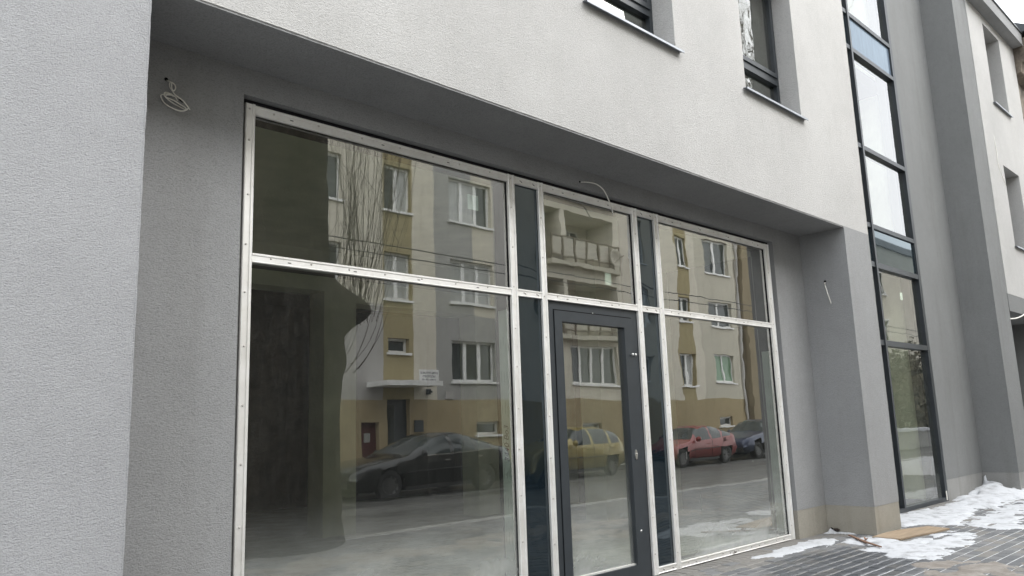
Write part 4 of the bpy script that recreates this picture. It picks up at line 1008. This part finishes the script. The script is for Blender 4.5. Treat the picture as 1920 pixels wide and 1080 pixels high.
    for sd_ in (1, -1):
        for sx_ in (ws[0]+.22, bp, min(rw-.12, sw[1]-.25)):
            i_ = int(sx_/L*N); bld('door_seam', MB().tube([(sx_+(0.12 if (sx_ > bp and j < 4) else 0)*-1, sd_*(st[i_][j][0]+.001), st[i_][j][1]) for j in (2, 3, 4, 5)], .0055, 4), M['trim'])
        bld('side_trim', MB().tube([(x_, sd_*(st[int(x_/L*N)][3][0]+.004), st[int(x_/L*N)][3][1]) for x_ in [fw+wr+.1+k*(rw-fw-2*wr-.2)/8 for k in range(9)]], .013, 5), M['trim'])
    bld('front_bumper', MB().box(-.03, .16, -w*.74, w*.74, .30, .46), M['trim']); bld('number_plate', MB().box(-.045, -.03, -.26, .26, .36, .47), M['plate']); bld('grille', MB().box(-.012, .06, -.36, .36, .50, .62), M['trim'])
    bld('rear_bumper', MB().box(L-.14, L+.03, -w*.76, w*.76, .30, .48), M['trim']); bld('number_plate', MB().box(L+.03, L+.04, -.26, .26, .55, .66), M['plate'])
    bld('underbody', MB().box(.35, L-.35, -w*.75, w*.75, .20, .34), M['trim'])
    return T
car('sedan_car', 'black sedan with a chrome window strip parked before the apartment entrance', 9.62, -11.2, 4.9,
    [(0, .55), (.05, .66), (.35, .78), (1.0, .90), (1.5, .97), (2.3, 1.37), (2.65, 1.45), (3.2, 1.455), (3.7, 1.37), (4.3, 1.09), (4.6, 1.07), (4.84, 1.0), (4.9, .72)],
    [(0, .48), (.3, .68), (1.0, .82), (1.6, .91), (3.0, .95), (4.2, 1.0), (4.7, .98), (4.9, .66)], .97, 3.82, (1.5, 2.4), (1.95, 4.05, 3.60), 2.82, (3.62, 4.3), carpaint('paint_black', (0.012, 0.014, 0.014), 0.2, 0.18), 1.83, True, .33)
car('estate_car', 'mustard gold car seen through the shop door reflection', 15.25, -11.25, 4.35,
    [(0, .55), (.05, .68), (.3, .80), (.95, .92), (1.4, 1.0), (2.15, 1.42), (2.5, 1.49), (3.2, 1.48), (3.8, 1.36), (4.2, .98), (4.3, .92), (4.35, .65)],
    [(0, .48), (.3, .70), (1.0, .86), (1.5, .95), (3.0, .97), (4.0, .98), (4.35, .64)], .85, 3.45, (1.4, 2.25), (1.8, 3.85, 3.4), 2.6, (3.8, 4.2), carpaint('paint_gold', (0.29, 0.225, 0.06), 0.3, 0.35), 1.74)
car('hatchback_car', 'red hatchback parked across the street, reflected in the right shop window', 21.62, -11.45, 4.62,
    [(0, .5), (.06, .60), (.3, .71), (.9, .82), (1.5, .91), (2.25, 1.31), (2.6, 1.385), (3.0, 1.39), (3.5, 1.29), (4.2, 1.03), (4.5, .93), (4.62, .60)],
    [(0, .46), (.3, .64), (1.0, .77), (1.6, .85), (3.2, .92), (4.2, .95), (4.62, .58)], .92, 3.70, (1.5, 2.35), (1.95, 4.02, 3.5), 2.82, (3.45, 4.2), carpaint('paint_red', (0.24, 0.018, 0.016), 0.1, 0.35), 1.76)
car('compact_car', 'dark blue car with pale headlights parked behind the red hatchback', 26.75, -11.5, 4.2,
    [(0, .55), (.05, .68), (.3, .80), (.95, .92), (1.4, 1.0), (2.1, 1.42), (2.5, 1.48), (3.2, 1.46), (3.8, 1.30), (4.05, .98), (4.15, .92), (4.2, .65)],
    [(0, .48), (.3, .70), (1.0, .86), (1.5, .95), (3.0, .97), (4.0, .96), (4.2, .64)], .85, 3.40, (1.4, 2.2), (1.8, 3.7, 3.3), 2.55, (3.8, 4.1), carpaint('paint_blue', (0.02, 0.03, 0.07), 0.3, 0.3), 1.74)
